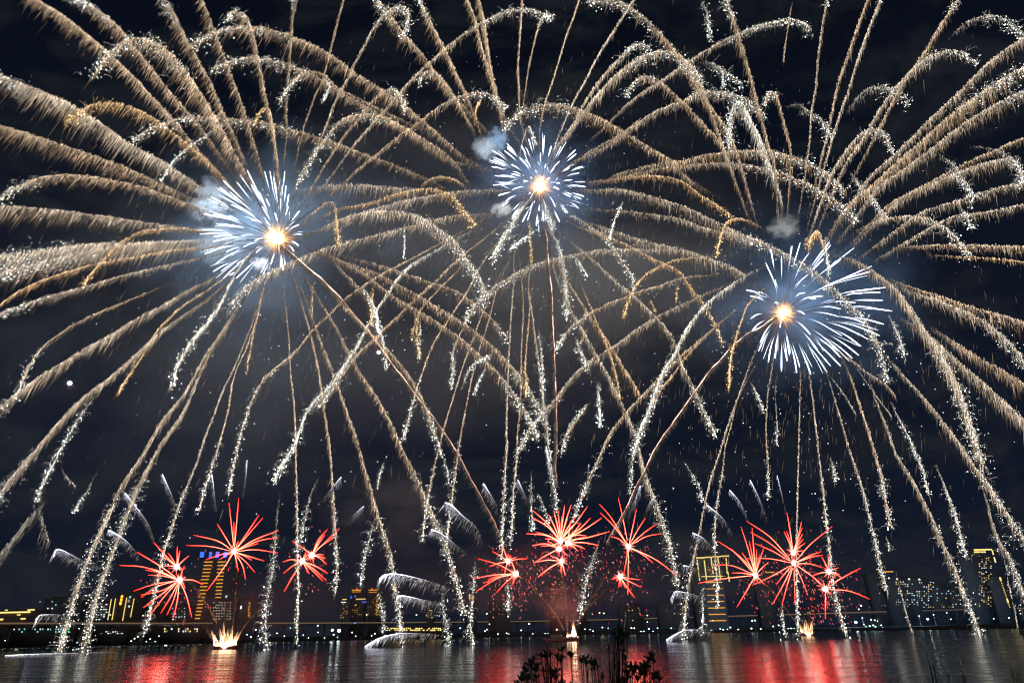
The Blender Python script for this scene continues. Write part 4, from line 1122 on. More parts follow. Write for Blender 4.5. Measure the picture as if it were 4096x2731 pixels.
# ------------------------------------------------------------------ low red bursts
YR = 378.0
RED = [
 (7, '1220,768', '1222,628 1240,658 1303,692 1158,672 1098,685 1113,765 1150,700;1060,600 1185,810', 'small red burst above its larger twin, left of the blue crowned tower'),
 (7, '1237,858', '1100,760;945,667 1000,772;825,758 1090,795;985,770 1120,830;1020,825 1050,892;920,935 1080,905;972,980 1120,930;970,962 1110,960;985,1050 1130,975;1025,1112 1185,960;1108,1087 1222,1000;1193,1130 1285,970;1322,1115 1330,860;1400,890 1262,885;1277,917 1270,762 1120,812;1000,790 1195,1000;1150,1100', 'leftmost large red burst with long arms sweeping left and down'),
 (7, '1614,664', '1500,590;1335,550 1450,628;1283,620 1545,550;1497,472 1595,480;1578,328 1612,460 1632,450;1645,295 1680,570;1785,412 1700,560;1812,430 1760,580;1920,518 1780,590;1917,565 1700,630;1780,608 1760,650;1917,672 1730,700;1820,727 1700,740;1758,808 1672,760;1692,855 1642,797 1545,770;1425,935 1520,685;1420,718 1510,720 1560,752 1735,722 1645,590', 'largest left red burst, high beside the blue crowned tower'),
 (7, '2083,730', '2010,718;1950,735 2020,760;1955,812 2020,830;1957,940 2130,815 2180,765;2260,815 2170,790;2248,862 2160,800;2228,868 2110,665 2130,670', 'red burst on the thick vertical spark trail, lower of a close pair'),
 (7, '2149,688', '2090,640;2015,590 2195,580;2258,510 2240,600;2340,505 2220,620;2310,560 2240,548 2200,683;2232,685 2245,710 2200,705;2250,750 2163,750 2230,540', 'red burst whose arms shoot up to the right, upper of a close pair'),
 (8, '1147,730', '1042,662 1110,620 1165,690 1020,767 1125,820 1280,712 1210,700', 'small faint red burst with few arms above a brighter one, left of the middle'),
 (8, '1205,816', '1080,752;942,712 1150,680 1050,825;905,850 1070,850;928,940 1070,945 1178,895 1010,855 980,880', 'red burst with long flat arms to the left, left of the middle barge'),
 (8, '1510,590', '1400,550;1275,540 1420,490;1318,430 1420,470;1320,380 1430,410 1465,380 1495,385 1540,345 1585,340 1620,460;1697,352 1640,510;1718,432 1660,520;1795,432 1680,570;1850,525 1620,550;1690,555 1405,575 1340,530 1560,430 1620,410 1480,430 1520,420 1600,480 1460,620;1375,625', 'dense middle red burst, the biggest, straight above the barge with the dark hull'),
 (8, '1562,605', '1660,600;1775,620 1620,620;1680,645 1633,660 1690,560 1600,520 1580,450 1650,470 1480,560 1500,650', 'white hot burst overlapping the right side of the dense middle red burst'),
 (8, '1500,645', '1410,610;1315,622 1410,690;1330,740 1440,600 1420,590 1545,560 1560,690', 'white hot burst overlapping the lower left of the dense middle red burst'),
 (8, '1517,730', '1420,722;1325,740 1430,780;1355,840 1548,720 1545,830 1515,810 1380,820 1440,690', 'small burst at the foot of the dense middle red burst'),
 (8, '1980,628', '1880,490;1785,395 1860,430;1778,335 1940,430;1910,292 2010,490;2035,370 2040,520;2097,430 2080,540;2172,473 2100,560;2205,540 1910,575;1860,560 2080,685;2148,740 2170,720;2310,825 1965,720;1948,815 1978,790;1975,960', 'red burst like a starfish with two long arms down and one sweeping far right'),
 (8, '1922,836', '1865,855 1872,840 1890,825 1895,865 1913,910 1930,905 1958,915 1970,910;2020,978 2000,875;2065,908 2000,850;2062,857 1950,828', 'tiny red burst low under the starfish shaped red burst'),
 (9, '502,826', '360,670;243,592 440,740;330,640 403,492 460,590 480,500 512,650 560,640 530,690 592,737 470,690 340,760;213,757 340,812 300,848;110,880 450,920;375,1045 565,890 410,670', 'red burst beside the yellow outlined tower'),
 (9, '768,745', '600,560;440,452 600,605;468,530 620,660;500,607 600,712;432,712 620,830;480,895 700,820;647,890 690,900;620,1027 720,900;685,1033 775,1018 820,850;862,963 880,748;968,775 890,700;965,688 880,690;955,663 890,830;980,905 880,615;1032,490', 'largest right red burst crossed by a vertical spark trail'),
 (9, '763,670', '720,395 700,525 718,522 800,550;820,457 825,500 830,540 832,577 845,605 835,657 790,700 745,650', 'small red burst with a feathery upright plume, just above the largest right one'),
 (9, '1010,800', '980,745 1005,690 1075,775 1085,822 895,830 1110,850 960,700', 'small red burst on the bright white spark trail right of the right barge'),
 (9, '985,922', '985,1127 1090,850;1225,778 1150,935;1290,990 830,785 1005,895 1060,820 940,880', 'rightmost red burst, lowest of the right group'),
]
NEEDLES = {}
rr = np.random.default_rng(77)
red_roots = []
def mid(a, b, f): return (a[0] + (b[0] - a[0]) * f, a[1] + (b[1] - a[1]) * f)
for bi, (t, core, arms, label) in enumerate(RED):
    cx, cy = tile(t, *[float(v) for v in core.split(',')])
    Y0 = YR + rr.uniform(-14, 14)
    s = pxm(cx, cy, Y0)
    c = P(cx, cy, Y0)
    root = empty('red_burst', c, label, 'firework', 'low red bursts above the river')
    red_roots.append(root)
    # a token "a;b" is an arm through a that ends in b
    k = 0
    for tok in arms.split(' '):
        pts = [tile(t, *[float(v) for v in q.split(',')]) for q in tok.split(';')]
        tip = pts[-1]
        dz = rr.uniform(-1, 1) * 22
        if len(pts) == 1:
            m = mid((cx, cy), tip, .55)
            pts = [(m[0], m[1] - math.hypot(tip[0] - cx, tip[1] - cy) * .04), tip]
        start = mid((cx, cy), pts[0], rr.uniform(.10, .22))
        P3 = [tuple(P(x, y, Y0 + dz * f)) for (x, y), f in zip([start] + pts, (.1, .6, 1))]
        for p_ in range(len(P3)):
            if P3[p_][2] < .4: P3[p_] = (P3[p_][0], P3[p_][1], .4)
        C, Lm = smooth_path(P3, 10)
        u = np.linspace(0, 1, 10)
        prof = np.array([.25, .5, .8, 1, 1.1, 1.15, 1.1, 1.0, .8, .3])
        hot = np.exp(-u * (2.0 if bi in (7, 8, 9, 10) else 3.0))[:, None]
        g = np.array([20.0, .12, .06])[None] * (1.05 - .45 * u[:, None]) + hot * np.array([7.0, 2.9, 1.7])[None]
        W = s * 1.12 * prof * rr.uniform(.75, 1.25)
        link_mesh('red_ray', streak_mesh('red_ray', C[None], W[None], g[None], sides=5), REDSTAR, root)
    import bmesh
    me = bpy.data.meshes.new('flash')
    bm = bmesh.new()
    bmesh.ops.create_icosphere(bm, subdivisions=2, radius=s * rr.uniform(7.5, 10))
    for v in bm.verts:
        v.co = Vector((v.co.x * rr.uniform(.9, 1.1), v.co.y, v.co.z * rr.uniform(.9, 1.15))) + c
    bm.to_mesh(me); bm.free()
    link_mesh('flash', me, mat_emit('red_burst_flash', (1, .93, .84), 16.0), root)
    n = 26
    d = rr.normal(0, 1, (n, 3)); d /= np.linalg.norm(d, axis=1, keepdims=True)
    cc = np.array(c)
    me = streak_mesh('flash_needle', np.stack([cc + d * s * 5, cc + d * s * 12, cc + d * s * rr.uniform(16, 34, n)[:, None]], 1), np.stack([np.full(n, s * 2.2), np.full(n, s * 1.3), np.full(n, s * .2)], 1),
                     np.stack([np.tile([8., 4.5, 3.2], (n, 1)), np.tile([5, 1.0, .7], (n, 1)), np.tile([2., .2, .12], (n, 1))], 1))
    tag(link_mesh('flash_needle', me, SPARK, root), kind='stuff')
    if bi in (1, 2, 7, 11, 14):
        ld = bpy.data.lights.new('red_burst_light', 'POINT')
        ld.energy = 1.2e4; ld.color = (1, .10, .08); ld.shadow_soft_size = 2.0
        lo = bpy.data.objects.new('red_burst_light', ld)
        lo.location = (c.x, c.y - 8, c.z)
        COL.objects.link(lo); lo.parent = root
        lo.matrix_parent_inverse = Matrix.Translation(root.location).inverted()
    # embers drifting down
    many = {6: 150, 7: 150, 5: 60, 11: 90, 13: 90, 14: 140, 16: 60, 17: 150, 1: 40, 12: 40}.get(bi, 26)
    e = rr.normal(0, 1, (many, 2)) * np.array([62, 58]) + np.array([0, 42])
    A = np.array([tuple(P(cx + x, min(cy + y, 2490), Y0 + rr.uniform(-20, 20))) for x, y in e])
    D = FALL[None] * np.array([-1.5, 1, 1]) + rr.normal(0, .12, (many, 3))
    l = s * rr.uniform(3, 9, many)[:, None]
    col = np.where(rr.random(many)[:, None] < .8, np.array([[1.5, .16, .17]]), np.array([[1.3, .55, .5]])) * rr.uniform(.4, 1.2, many)[:, None]
    wv = s * rr.uniform(1.0, 1.9, many)
    me = streak_mesh('ember', np.stack([A, A + D * l * .5, A + D * l], 1), np.stack([wv * .5, wv, wv * .4], 1), np.stack([col] * 3, 1))
    tag(link_mesh('ember', me, SPARK, root), kind='stuff')

# ------------------------------------------------------------------ silver comets shot low over the water
COMETS = [
 (7, '1065,580 1020,470 940,360 862,260', 24, 1.0, 'silver comet with bright tip climbing left between the two thick left spark trails'),
 (7, '975,720 900,620 830,560 750,515', 26, 1.0, 'silver comet above the leftmost red bursts, crossing two glitter trails'),
 (7, '680,770 600,740 500,690 430,655 385,652 373,690', 40, 1.1, 'silver comet curling over at its tip, far left above the dark shore blocks'),
 (7, '510,1115 420,1100 330,1097 270,1105 247,1150', 34, 1.0, 'low silver comet curling over just above the left end of the elevated road'),
 (7, '1225,380 1190,290 1150,200 1118,130', 22, .9, 'silver comet with a narrow upright tail left of the high left red burst'),
 (7, '1495,390 1480,290 1470,200 1460,130', 18, .8, 'thin upright silver comet beside a glitter trail above the high left red burst'),
 (7, '1680,280 1695,150 1703,35', 18, .8, 'faint upright silver comet right above the high left red burst'),
 (7, '790,1352 600,1358 400,1363 200,1370 35,1380', 9, 1.5, 'flat silver comet skimming the water at the far left'),
 (7, '2200,330 2270,250 2352,150', 40, .5, 'faint broad silver comet right of the close red pair, slanting up to the right'),
 (8, '35,470 90,410 155,352', 34, .4, 'faint stubby silver comet left of the forked glitter trails'),
 (8, '750,920 640,880 500,840 380,818 300,825 265,850', 46, 1.9, 'brightest long silver comet arching flat, upper one of a stacked pair'),
 (8, '700,1020 580,1000 470,975 400,968 383,990', 42, 1.5, 'long silver comet arching flat, lower one of a stacked pair'),
 (8, '700,1235 560,1228 400,1228 270,1258 165,1317', 36, 1.9, 'bright silver comet like a long feather dipping into the water under the market hall'),
 (8, '1090,380 1040,290 980,195', 40, .7, 'silver comet hanging under the left rocket tail'),
 (8, '990,620 930,500 840,420 760,345 715,325', 46, .9, 'wide drooping silver comet left of the left rocket tail'),
 (8, '870,680 780,610 690,540 620,510', 34, .9, 'silver comet crossing the tall double glitter trail'),
 (8, '1300,330 1260,260 1218,170', 30, .5, 'faint silver comet left of the dense middle red burst'),
 (8, '1475,330 1445,150 1425,20 1412,-60', 20, 1.0, 'tall upright silver comet beside the middle rocket tail'),
 (8, '1690,200 1700,130 1707,65', 20, .6, 'short upright silver comet right of the middle rocket tail'),
 (8, '1970,420 2020,320 2062,210', 46, .6, 'silver comet hanging like a curtain under the right rocket tail'),
 (8, '2090,400 2120,340 2150,300', 36, .45, 'faint silver comet right of the curtain like one under the right rocket tail'),
 (9, '160,985 80,960 0,942 -50,940 -72,975', 36, 1.4, 'silver comet curling over at its left tip, left of the yellow outlined tower'),
 (9, '225,1198 100,1200 0,1210 -110,1272', 32, 1.5, 'silver comet like a feather dipping into the water below the yellow outlined tower'),
 (9, '340,540 290,450 240,400 165,340', 26, .8, 'silver comet above the yellow outlined tower, left of two steeper ones'),
 (9, '215,640 140,570 70,535', 36, .9, 'silver comet right over the crown of the yellow outlined tower'),
 (9, '125,800 60,770 5,760', 32, .6, 'faint silver comet beside the left edge of the yellow outlined tower'),
 (9, '460,460 400,330 325,240', 22, .8, 'silver comet with an open slanting tail above the red burst by the yellow outlined tower'),
 (9, '590,460 530,300 465,170', 20, .7, 'slender silver comet second from the right above the right red bursts'),
 (9, '715,400 680,250 652,140', 14, .7, 'thinnest upright silver comet above the largest right red burst'),
]
rc = np.random.default_rng(5)
for t, ptxt, w, br, label in COMETS:
    pts = [tile(t, *[float(v) for v in q.split(',')]) for q in ptxt.split()]
    Y0 = 372 + rc.uniform(-8, 8)
    dz = rc.uniform(-25, 25)
    P3 = [tuple(P(x, y, Y0 + dz * i / len(pts))) for i, (x, y) in enumerate(pts)]
    P3 = [(a, b, max(c_, .35)) for a, b, c_ in P3]
    C, Lm = smooth_path(P3, 200)
    s = pxm(*pts[-1], Y0)
    tan = np.gradient(C, axis=0); tan /= np.linalg.norm(tan, axis=1, keepdims=True)
    root = empty('silver_comet', C[-1], label, 'firework', 'silver comets fanned low over the river')
    Lpx = Lm / s
    # head: the burning comet itself, thick and blue white, thinning back along its path
    hgt = 40
    idx = np.linspace(int(200 * .12), 199, hgt).astype(int)
    f = np.linspace(0, 1, hgt)
    Hc = C[idx] + FALL[None] * 0
    g = np.array([.90, .93, 1.14])[None] * (br * (.10 + 3.6 * f ** 2.0))[:, None]
    wv = s * min(w, 30) * .095 * (.10 + .9 * f ** 1.3) * np.where(f > .97, .6, 1)
    link_mesh('comet_head', streak_mesh('comet_head', Hc[None], wv[None], g[None], sides=6), STAR, root)
    n = int(Lpx * (1.25 if w > 12 else 2.4))
    u = rc.random(n) ** .8
    i0 = np.clip((u * 199).astype(int), 0, 199)
    O = C[i0] + rc.normal(0, 1, (n, 3)) * (.05 * w * s)
    q = s * w * (.9 - .35 * u ** 3) * rc.random(n) ** 3.2 * .7
    ln = s * w * np.clip(.10 + .26 * rc.exponential(1, n), 0, 1.0)
    D = FALL[None] + tan[i0] * rc.uniform(.1, .5, n)[:, None] + rc.normal(0, .04, (n, 3))
    D /= np.linalg.norm(D, axis=1, keepdims=True)
    A = O + D * q[:, None]
    B = A + D * ln[:, None] * .5
    E = B + (D + FALL * .5) / 1.5 * ln[:, None] * .5
    E[:, 2] = np.maximum(E[:, 2], .05); B[:, 2] = np.maximum(B[:, 2], .06); A[:, 2] = np.maximum(A[:, 2], .1)
    col = 1.25 * (np.array([.66, .66, .76])[None] * (u ** 1.5)[:, None] + np.array([.40, .345, .31])[None] * (1 - u ** 1.5)[:, None]) * (br * (.18 + 1.5 * rc.random(n) ** 2.2) * (.3 + .9 * u ** 1.5) * (1 - .7 * np.clip(q / (w * s), 0, 1)))[:, None]
    wd = s * rc.uniform(.65, 1.2, n)
    me = streak_mesh('comet_tail', np.stack([A, B, E], 1), np.stack([wd * .8, wd, wd * .3], 1), np.stack([col * 1.25, col * .8, col * .08], 1))
    tag(link_mesh('comet_tail', me, SPARK, root), kind='stuff')

# ------------------------------------------------------------------ rocket tails
def T(t, txt): return [tile(t, *[float(v) for v in q.split(',')]) for q in txt.split()]
TAILS = [
 (T(4, '1950,130 2050,215 2150,300 2280,420') + T(5, '0,490 250,800 500,1130 650,1330 770,1500') + T(8, '860,95 920,210 1020,390 1100,560'), 'long pink rocket tail curving from the left burst down to the middle of the river', -1),
 (T(5, '1405,0 1420,90 1430,200 1440,340 1455,500 1470,800 1480,1150 1485,1400') + T(8, '1487,60 1488,200'), 'upright pink rocket tail under the middle burst', -1),
 (T(6, '640,620 560,670 450,730 350,810 270,900 180,990 100,1110 0,1250') + T(5, '2260,1380 2150,1550') + T(8, '2050,180 1940,400 1880,510 1830,600'), 'long pink rocket tail curving from the right burst down to the left', 1),
]
for pts, label, side in TAILS:
    P3 = [tuple(P(x, y, YB - 6)) for x, y in pts]
    C, Lm = smooth_path(P3, 140)
    s = pxm(*pts[3], YB)
    root = empty('rocket_tail', C[-1], label, 'firework', 'pink rocket tails')
    rng_ = np.random.default_rng(len(pts))
    tn = np.gradient(C, axis=0); tn /= np.linalg.norm(tn, axis=1, keepdims=True)
    nrm = np.cross(tn, VIEW); nrm /= np.linalg.norm(nrm, axis=1, keepdims=True)
    wob = np.convolve(rng_.normal(0, 1, 160), np.ones(7) / 7, 'same')[:140]
    C2 = C + nrm * (wob * s * 4)[:, None]
    u = np.linspace(0, 1, 140)
    jit = np.clip(np.convolve(rng_.normal(1, .9, 150), np.ones(4) / 4, 'same')[:140], .3, 2)
    g = (np.array([2.3, 1.5, 1.15])[None] * (1 - u)[:, None] + np.array([2.0, .85, .62])[None] * u[:, None]) * (jit * np.where(u > .85, np.clip((1 - u) / .15, .25, 1), 1))[:, None]
    wv = s * 1.9 * (.65 + .35 * jit) * (1 - .4 * u)
    link_mesh('glowing_core', streak_mesh('glowing_core', C2[None], wv[None], g[None], sides=6), STAR, root)
    n = 1700
    k = rng_.integers(0, 140, n)
    O = C2[k] + rng_.normal(0, 1, (n, 3)) * s * 1.6
    D = FALL[None] * rng_.uniform(.2, .7, n)[:, None] + np.array([side * .55, 0, -.25])[None] * rng_.uniform(.2, 1.4, n)[:, None] + rng_.normal(0, .08, (n, 3))
    D[:, 0] -= .1 * side
    l = s * rng_.uniform(5, 24, n)[:, None] * np.array([1.0])
    col = np.array([.46, .36, .28])[None] * (.1 + .7 * rng_.random(n) ** 2)[:, None]
    wd = s * rng_.uniform(.6, 1.0, n)
    me = streak_mesh('tail_spark', np.stack([O, O + D * l * .5, O + D * l + FALL[None] * l * .25], 1), np.stack([wd, wd, wd * .3], 1), np.stack([col, col * .8, col * .2], 1))
    tag(link_mesh('tail_spark', me, SPARK, root), kind='stuff')

# bright single flares
for t, xy, r_, label in ((4, '481,1072', 8, 'single bright violet white flare alone in the dark left sky'), (5, '258,860', 7, 'single bright white flare just left of the left rocket tail'), (3, '1475,1700', 0, '')):
    if not r_: continue
    x, y = tile(t, *[float(v) for v in xy.split(',')])
    s = pxm(x, y, YB); c = P(x, y, YB - 15)
    root = empty('flare', c, label, 'firework')
    bm = bmesh.new(); bmesh.ops.create_icosphere(bm, subdivisions=2, radius=s * r_)
    for v in bm.verts: v.co += c
    me = bpy.data.meshes.new('flare_star'); bm.to_mesh(me); bm.free()
    link_mesh('flare_star', me, mat_emit('flare_light', (1, .93, 1), 6), root)
    d = rc.normal(0, 1, (22, 3)); d /= np.linalg.norm(d, axis=1, keepdims=True)
    cc = np.array(c)
    col = np.tile([.35, .24, .26], (22, 1))
    tag(link_mesh('flare_needle', streak_mesh('flare_needle', np.stack([cc + d * s * 6, cc + d * s * 12, cc + d * s * 30], 1), np.tile([s * .9, s * .7, s * .2], (22, 1)), np.stack([col, col * .5, col * .1], 1)), STAR, root), kind='stuff')

# ------------------------------------------------------------------ firework barges
M_HULL = mat_surf('rusty_barge_steel', (0.10, 0.055, 0.045), 0.7, 0.35, 0.5)
M_RACK = mat_surf('mortar_rack_wood', (0.12, 0.09, 0.07), 0.85, 0.3, 1.0)
M_TUBE = mat_surf('mortar_tube', (0.05, 0.05, 0.055), 0.6)

def barge(x0, x1, ywl, label, racks):
    c0, c1 = G(x0, ywl), G(x1, ywl - 0.0209 * (x1 - x0))
    Yc = (c0.y + c1.y) / 2
    x0m, x1m = c0.x, c1.x
    L = x1m - x0m
    cx = (x0m + x1m) / 2
    root = empty('barge', (cx, Yc + 3, 0), label, 'barge', 'firework barges')
    # hull with raked ends, sunk a little in the water
    V = []
    prof = [(-.5, 2.2), (-.47, 2.2), (-.44, 1.9), (.44, 1.9), (.47, 2.3), (.5, 2.3)]
    for fx, zt in prof:
        bot = -.5 if abs(fx) < .46 else .4
        for y, z in ((Yc, zt), (Yc, bot), (Yc + 7, bot), (Yc + 7, zt)):
            V.append((cx + fx * L, y, z))
    Q = [(0, 1, 2, 3), (20, 23, 22, 21)]
    for i in range(len(prof) - 1):
        for j in range(4):
            a, b = i * 4 + j, i * 4 + (j + 1) % 4
            Q.append((a, a + 4, b + 4, b))
    link_mesh('hull', np_mesh('hull', V, Q), M_HULL, root)
    link_mesh('rubbing_strake', boxes_mesh('rubbing_strake', [(cx, Yc - .08, 1.35, L * .9, .16, .25)]), M_TUBE, root)
    for k in range(5):
        link_mesh('bollard', boxes_mesh('bollard', [(cx + L * (-.4 + .2 * k), Yc + .6, 2.15, .3, .3, .5), (cx + L * (-.4 + .2 * k), Yc + .6, 2.45, .5, .5, .1)]), M_TUBE, root)
    rkx = []
    for a, b, h in racks:
        xa = cx + (a - .5) * L
        wbox = (b - a) * L
        link_mesh('mortar_rack', boxes_mesh('mortar_rack', [(xa + wbox / 2, Yc + 3, 1.9 + h / 2, wbox, 3, h)]), M_RACK, root)
        nt_ = max(2, int(wbox / .9))
        for i in range(nt_):
            link_mesh('mortar_tube', boxes_mesh('mortar_tube', [(xa + (i + .5) * wbox / nt_, Yc + 3, 1.9 + h + .35, .45, .45, .7)]), M_TUBE, root)
    return root, cx, Yc, L

b_l = barge(852, 936, 2597, 'left barge, a low dark raft almost hidden by its broad fan of fire', ((.28, .52, .8), (.56, .92, .8)))
b_m = barge(2172, 2318, 2566, 'middle barge with a long dark red hull and mortar boxes on its deck', ((.22, .34, 1.9), (.36, .45, 1.7), (.47, .55, 1.9), (.68, .95, .7)))
b_r = barge(3198, 3262, 2543, 'right barge, a dark raft under a row of upright flames', ((.1, .45, .8), (.5, .9, .8)))

rf = np.random.default_rng(9)
def fire(label, jets, Y, name='fire_fountain', core=1.0):
    """jets: foot (photo px), tip (photo px), width px: tapering jets of burning powder made of many fine streaks"""
    root = None
    for (xa, ya), (xb, yb), w, hot in jets:
        a, b = P(xa, ya, Y), P(xb, yb, Y + rf.uniform(-4, 4))
        s = pxm(xa, ya, Y)
        if root is None:
            root = empty(name, a, label, 'firework', 'powder flames on the barges')
        A, B = np.array(a), np.array(b)
        Lj = np.linalg.norm(B - A)
        ax = (B - A) / Lj
        # tongues of flame, one inside the other
        u = np.linspace(0, 1, 14)
        shape = np.array([.55, .85, 1, 1, .95, .88, .8, .71, .62, .53, .43, .33, .2, .05])
        for kx, (lf, wf) in enumerate(((1.0, 1.0), (.8, .6))):
            g = np.array([14., 9., 5.4])[None] * (hot * np.exp(-u * 4.4))[:, None] + np.array([2.0, .85, .34])[None] * (hot * np.exp(-u * 2.3))[:, None]
            C = A[None] + ax[None] * (Lj * lf * u)[:, None] + rf.normal(0, 1, (14, 3)) * (s * w * .03) - np.array([0, s * w * .4 * kx, 0])
            link_mesh('flame', streak_mesh('flame', C[None], (s * w * .5 * wf * shape)[None], g[None], sides=8), FLAME, root)
        n = 70
        t0 = rf.random(n) ** 1.2 * .9
        ln = rf.uniform(.05, .2, n)
        spread = rf.normal(0, 1, (n, 3)) * (s * w * .24)
        P0 = A[None] + ax[None] * (Lj * t0)[:, None] + spread * (.4 + t0)[:, None]
        P1 = P0 + ax[None] * (Lj * ln)[:, None] + spread * (ln * .8)[:, None]
        col = np.array([1.3, .66, .32])[None] * (hot * rf.uniform(.2, 1.0, n) * np.exp(-t0 * 2.2))[:, None]
        wd = s * rf.uniform(.5, 1.1, n)
        me = streak_mesh('flame_spark', np.stack([P0, (P0 + P1) / 2, P1], 1), np.stack([wd * .4, wd, wd * .3], 1), np.stack([col, col, col * .4], 1))
        tag(link_mesh('flame_spark', me, FIRE, root), kind='stuff')
    return root

def jets(t, spec):
    out = []
    for f in spec.split(';'):
        v = [float(q) for q in f.replace(' ', ',').split(',')]
        out.append((tile(t, v[0], v[1]), tile(t, v[2], v[3]), v[4], v[5]))
    return out
fl1 = fire('broad white hot fan of fire on the left barge', jets(7, '1500,1318 1455,1205 16 1.2;1490,1318 1470,1260 14 1.0;1535,1326 1515,1190 15 1.3;1550,1330 1540,1150 16 1.1;1565,1330 1570,1200 18 1.4;1580,1330 1605,1170 16 1.2;1590,1330 1640,1215 16 1.3;1600,1325 1668,1200 12 .9;1540,1324 1534,1250 34 1.8;1560,1324 1560,1245 36 1.9;1582,1324 1590,1250 34 1.8;1604,1324 1618,1262 24 1.5;1497,1320 1488,1275 22 1.6;1522,1324 1514,1268 24 1.5'), b_l[2] + 3)
fl2 = fire('tall flame and two small ones on the middle barge', jets(8, '1603,1242 1600,1140 14 1.9;1603,1244 1604,1190 20 2.2;1577,1248 1576,1225 8 1.5;1562,1250 1560,1218 9 1.5;1630,1250 1632,1243 5 1'), b_m[2] + 3)
fl3 = fire('row of upright white hot flames on the right barge', jets(9, '825,1236 805,1150 10 1.0;832,1238 822,1175 12 1.2;845,1238 842,1130 10 .9;852,1238 856,1145 15 1.5;865,1238 868,1165 15 1.4;880,1238 895,1135 12 1.2;888,1238 890,1185 13 1.5;860,1240 860,1196 28 1.9;838,1240 836,1200 22 1.8;883,1240 885,1202 20 1.7'), b_r[2] + 3)

# orange shot tracks rising in fans from the barges
SHOTS = [
 ('left', b_l[2] + 3, [(7, '1495,1160 1440,1050 1385,975 1300,850', 8, .8), (7, '1455,1260 1420,1180', 8, .5), (7, '1605,1180 1620,1050 1630,900 1640,780', 7, .38), (7, '1660,1210 1740,1110 1850,990', 6, .5), (7, '1545,1180 1560,1080 1575,1010', 9, .22)], 'fan of dull orange shot tracks rising from the left barge fire'),
 ('middle', b_m[2] + 3, [(8, '1535,1205 1500,1130 1440,1040 1370,965 1250,830', 6, .8), (8, '1520,1185 1470,1090 1400,1000 1330,920', 5, .5), (8, '1560,1215 1552,1100 1545,980 1530,880 1518,740', 7, 1.0), (8, '1625,1170 1680,1060 1770,920 1870,760', 6, .55), (8, '1635,1130 1720,1030 1870,880', 5, .4)], 'fan of dull orange shot tracks rising from the middle barge to the red bursts'),
 ('right', b_r[2] + 3, [(9, '830,1200 760,1120 700,1040 630,950 550,870', 5, .6), (9, '870,1180 880,1080 900,980 925,900', 8, .25), (9, '850,1150 820,1080 800,1030', 8, .25), (9, '905,1150 910,1100 920,1050', 8, .2)], 'fan of dull orange shot tracks rising from the right barge'),
]
for nm, Y, tracks, label in SHOTS:
    root = None
    for t, txt, w, br in tracks:
        pts = [tile(t, *[float(v) for v in q.split(',')]) for q in txt.split()]
        P3 = [tuple(P(x, y, Y)) for x, y in pts]
        if root is None:
            root = empty('shot_track_fan', P3[0], label, 'firework', 'orange shot tracks above the barges')
        C, Lm = smooth_path(P3, 120)
        s = pxm(*pts[0], Y)
        n = int(Lm / s * 1.1)
        k = rf.integers(0, 118, n)
        A = C[k] + rf.normal(0, 1, (n, 3)) * s * w * (.14 + .5 * (k / 120))[:, None]
        B = A + (C[k + 1] - C[k]) / np.linalg.norm(C[k + 1] - C[k], axis=1, keepdims=True) * (s * rf.uniform(4, 16, n))[:, None]
        col = np.array([.60, .32, .16])[None] * (br * (.12 + .75 * rf.random(n) ** 2) * (1 - .7 * k / 120))[:, None]
        wd = s * rf.uniform(.7, 1.4, n)
        me = streak_mesh('shot_track', np.stack([A, (A + B) / 2, B], 1), np.stack([wd * .5, wd, wd * .4], 1), np.stack([col, col, col * .6], 1))
        tag(link_mesh('shot_track', me, FIRE, root), kind='stuff')

# ------------------------------------------------------------------ smoke lit by the bursts
def smoke_mat(name, col, dens, scale, lo=.42, hi=.7, edge=.35, seed=0.0, ragged=1.4, detail=6):
    m, t, out = mat_new(name)
    v = t.nodes.new('ShaderNodeVolumePrincipled')
    v.inputs['Color'].default_value = (*col, 1)
    v.inputs['Anisotropy'].default_value = 0.0
    tc = t.nodes.new('ShaderNodeTexCoord')
    n = t.nodes.new('ShaderNodeTexNoise'); n.noise_dimensions = '4D'
    n.inputs['W'].default_value = seed
    n.inputs['Scale'].default_value = scale
    n.inputs['Detail'].default_value = detail
    n.inputs['Roughness'].default_value = .6
    n.inputs['Distortion'].default_value = .4
    r = t.nodes.new('ShaderNodeMapRange'); r.inputs['From Min'].default_value = lo; r.inputs['From Max'].default_value = hi
    ln = t.nodes.new('ShaderNodeVectorMath'); ln.operation = 'LENGTH'
    e = t.nodes.new('ShaderNodeMapRange'); e.interpolation_type = 'SMOOTHSTEP'
    e.inputs['From Min'].default_value = edge; e.inputs['From Max'].default_value = .97
    e.inputs['To Min'].default_value = 1; e.inputs['To Max'].default_value = 0
    mu = t.nodes.new('ShaderNodeMath'); mu.operation = 'MULTIPLY'
    md = t.nodes.new('ShaderNodeMath'); md.operation = 'MULTIPLY'; md.inputs[1].default_value = dens
    k = t.links.new
    k(tc.outputs['Object'], n.inputs['Vector']); k(n.outputs['Fac'], r.inputs['Value'])
    sh = t.nodes.new('ShaderNodeMath'); sh.operation = 'MULTIPLY_ADD'      # ragged, billowing edge
    sh.inputs[1].default_value = -ragged; 
    ad = t.nodes.new('ShaderNodeMath'); ad.operation = 'ADD'; ad.inputs[1].default_value = ragged * .5
    k(n.outputs['Fac'], sh.inputs[0]); k(tc.outputs['Object'], ln.inputs[0]); k(ln.outputs['Value'], sh.inputs[2])
    k(sh.outputs[0], ad.inputs[0]); k(ad.outputs[0], e.inputs['Value'])
    k(r.outputs['Result'], mu.inputs[0]); k(e.outputs['Result'], mu.inputs[1])
    k(mu.outputs[0], md.inputs[0]); k(md.outputs[0], v.inputs['Density'])
    k(v.outputs[0], out.inputs['Volume'])
    return m

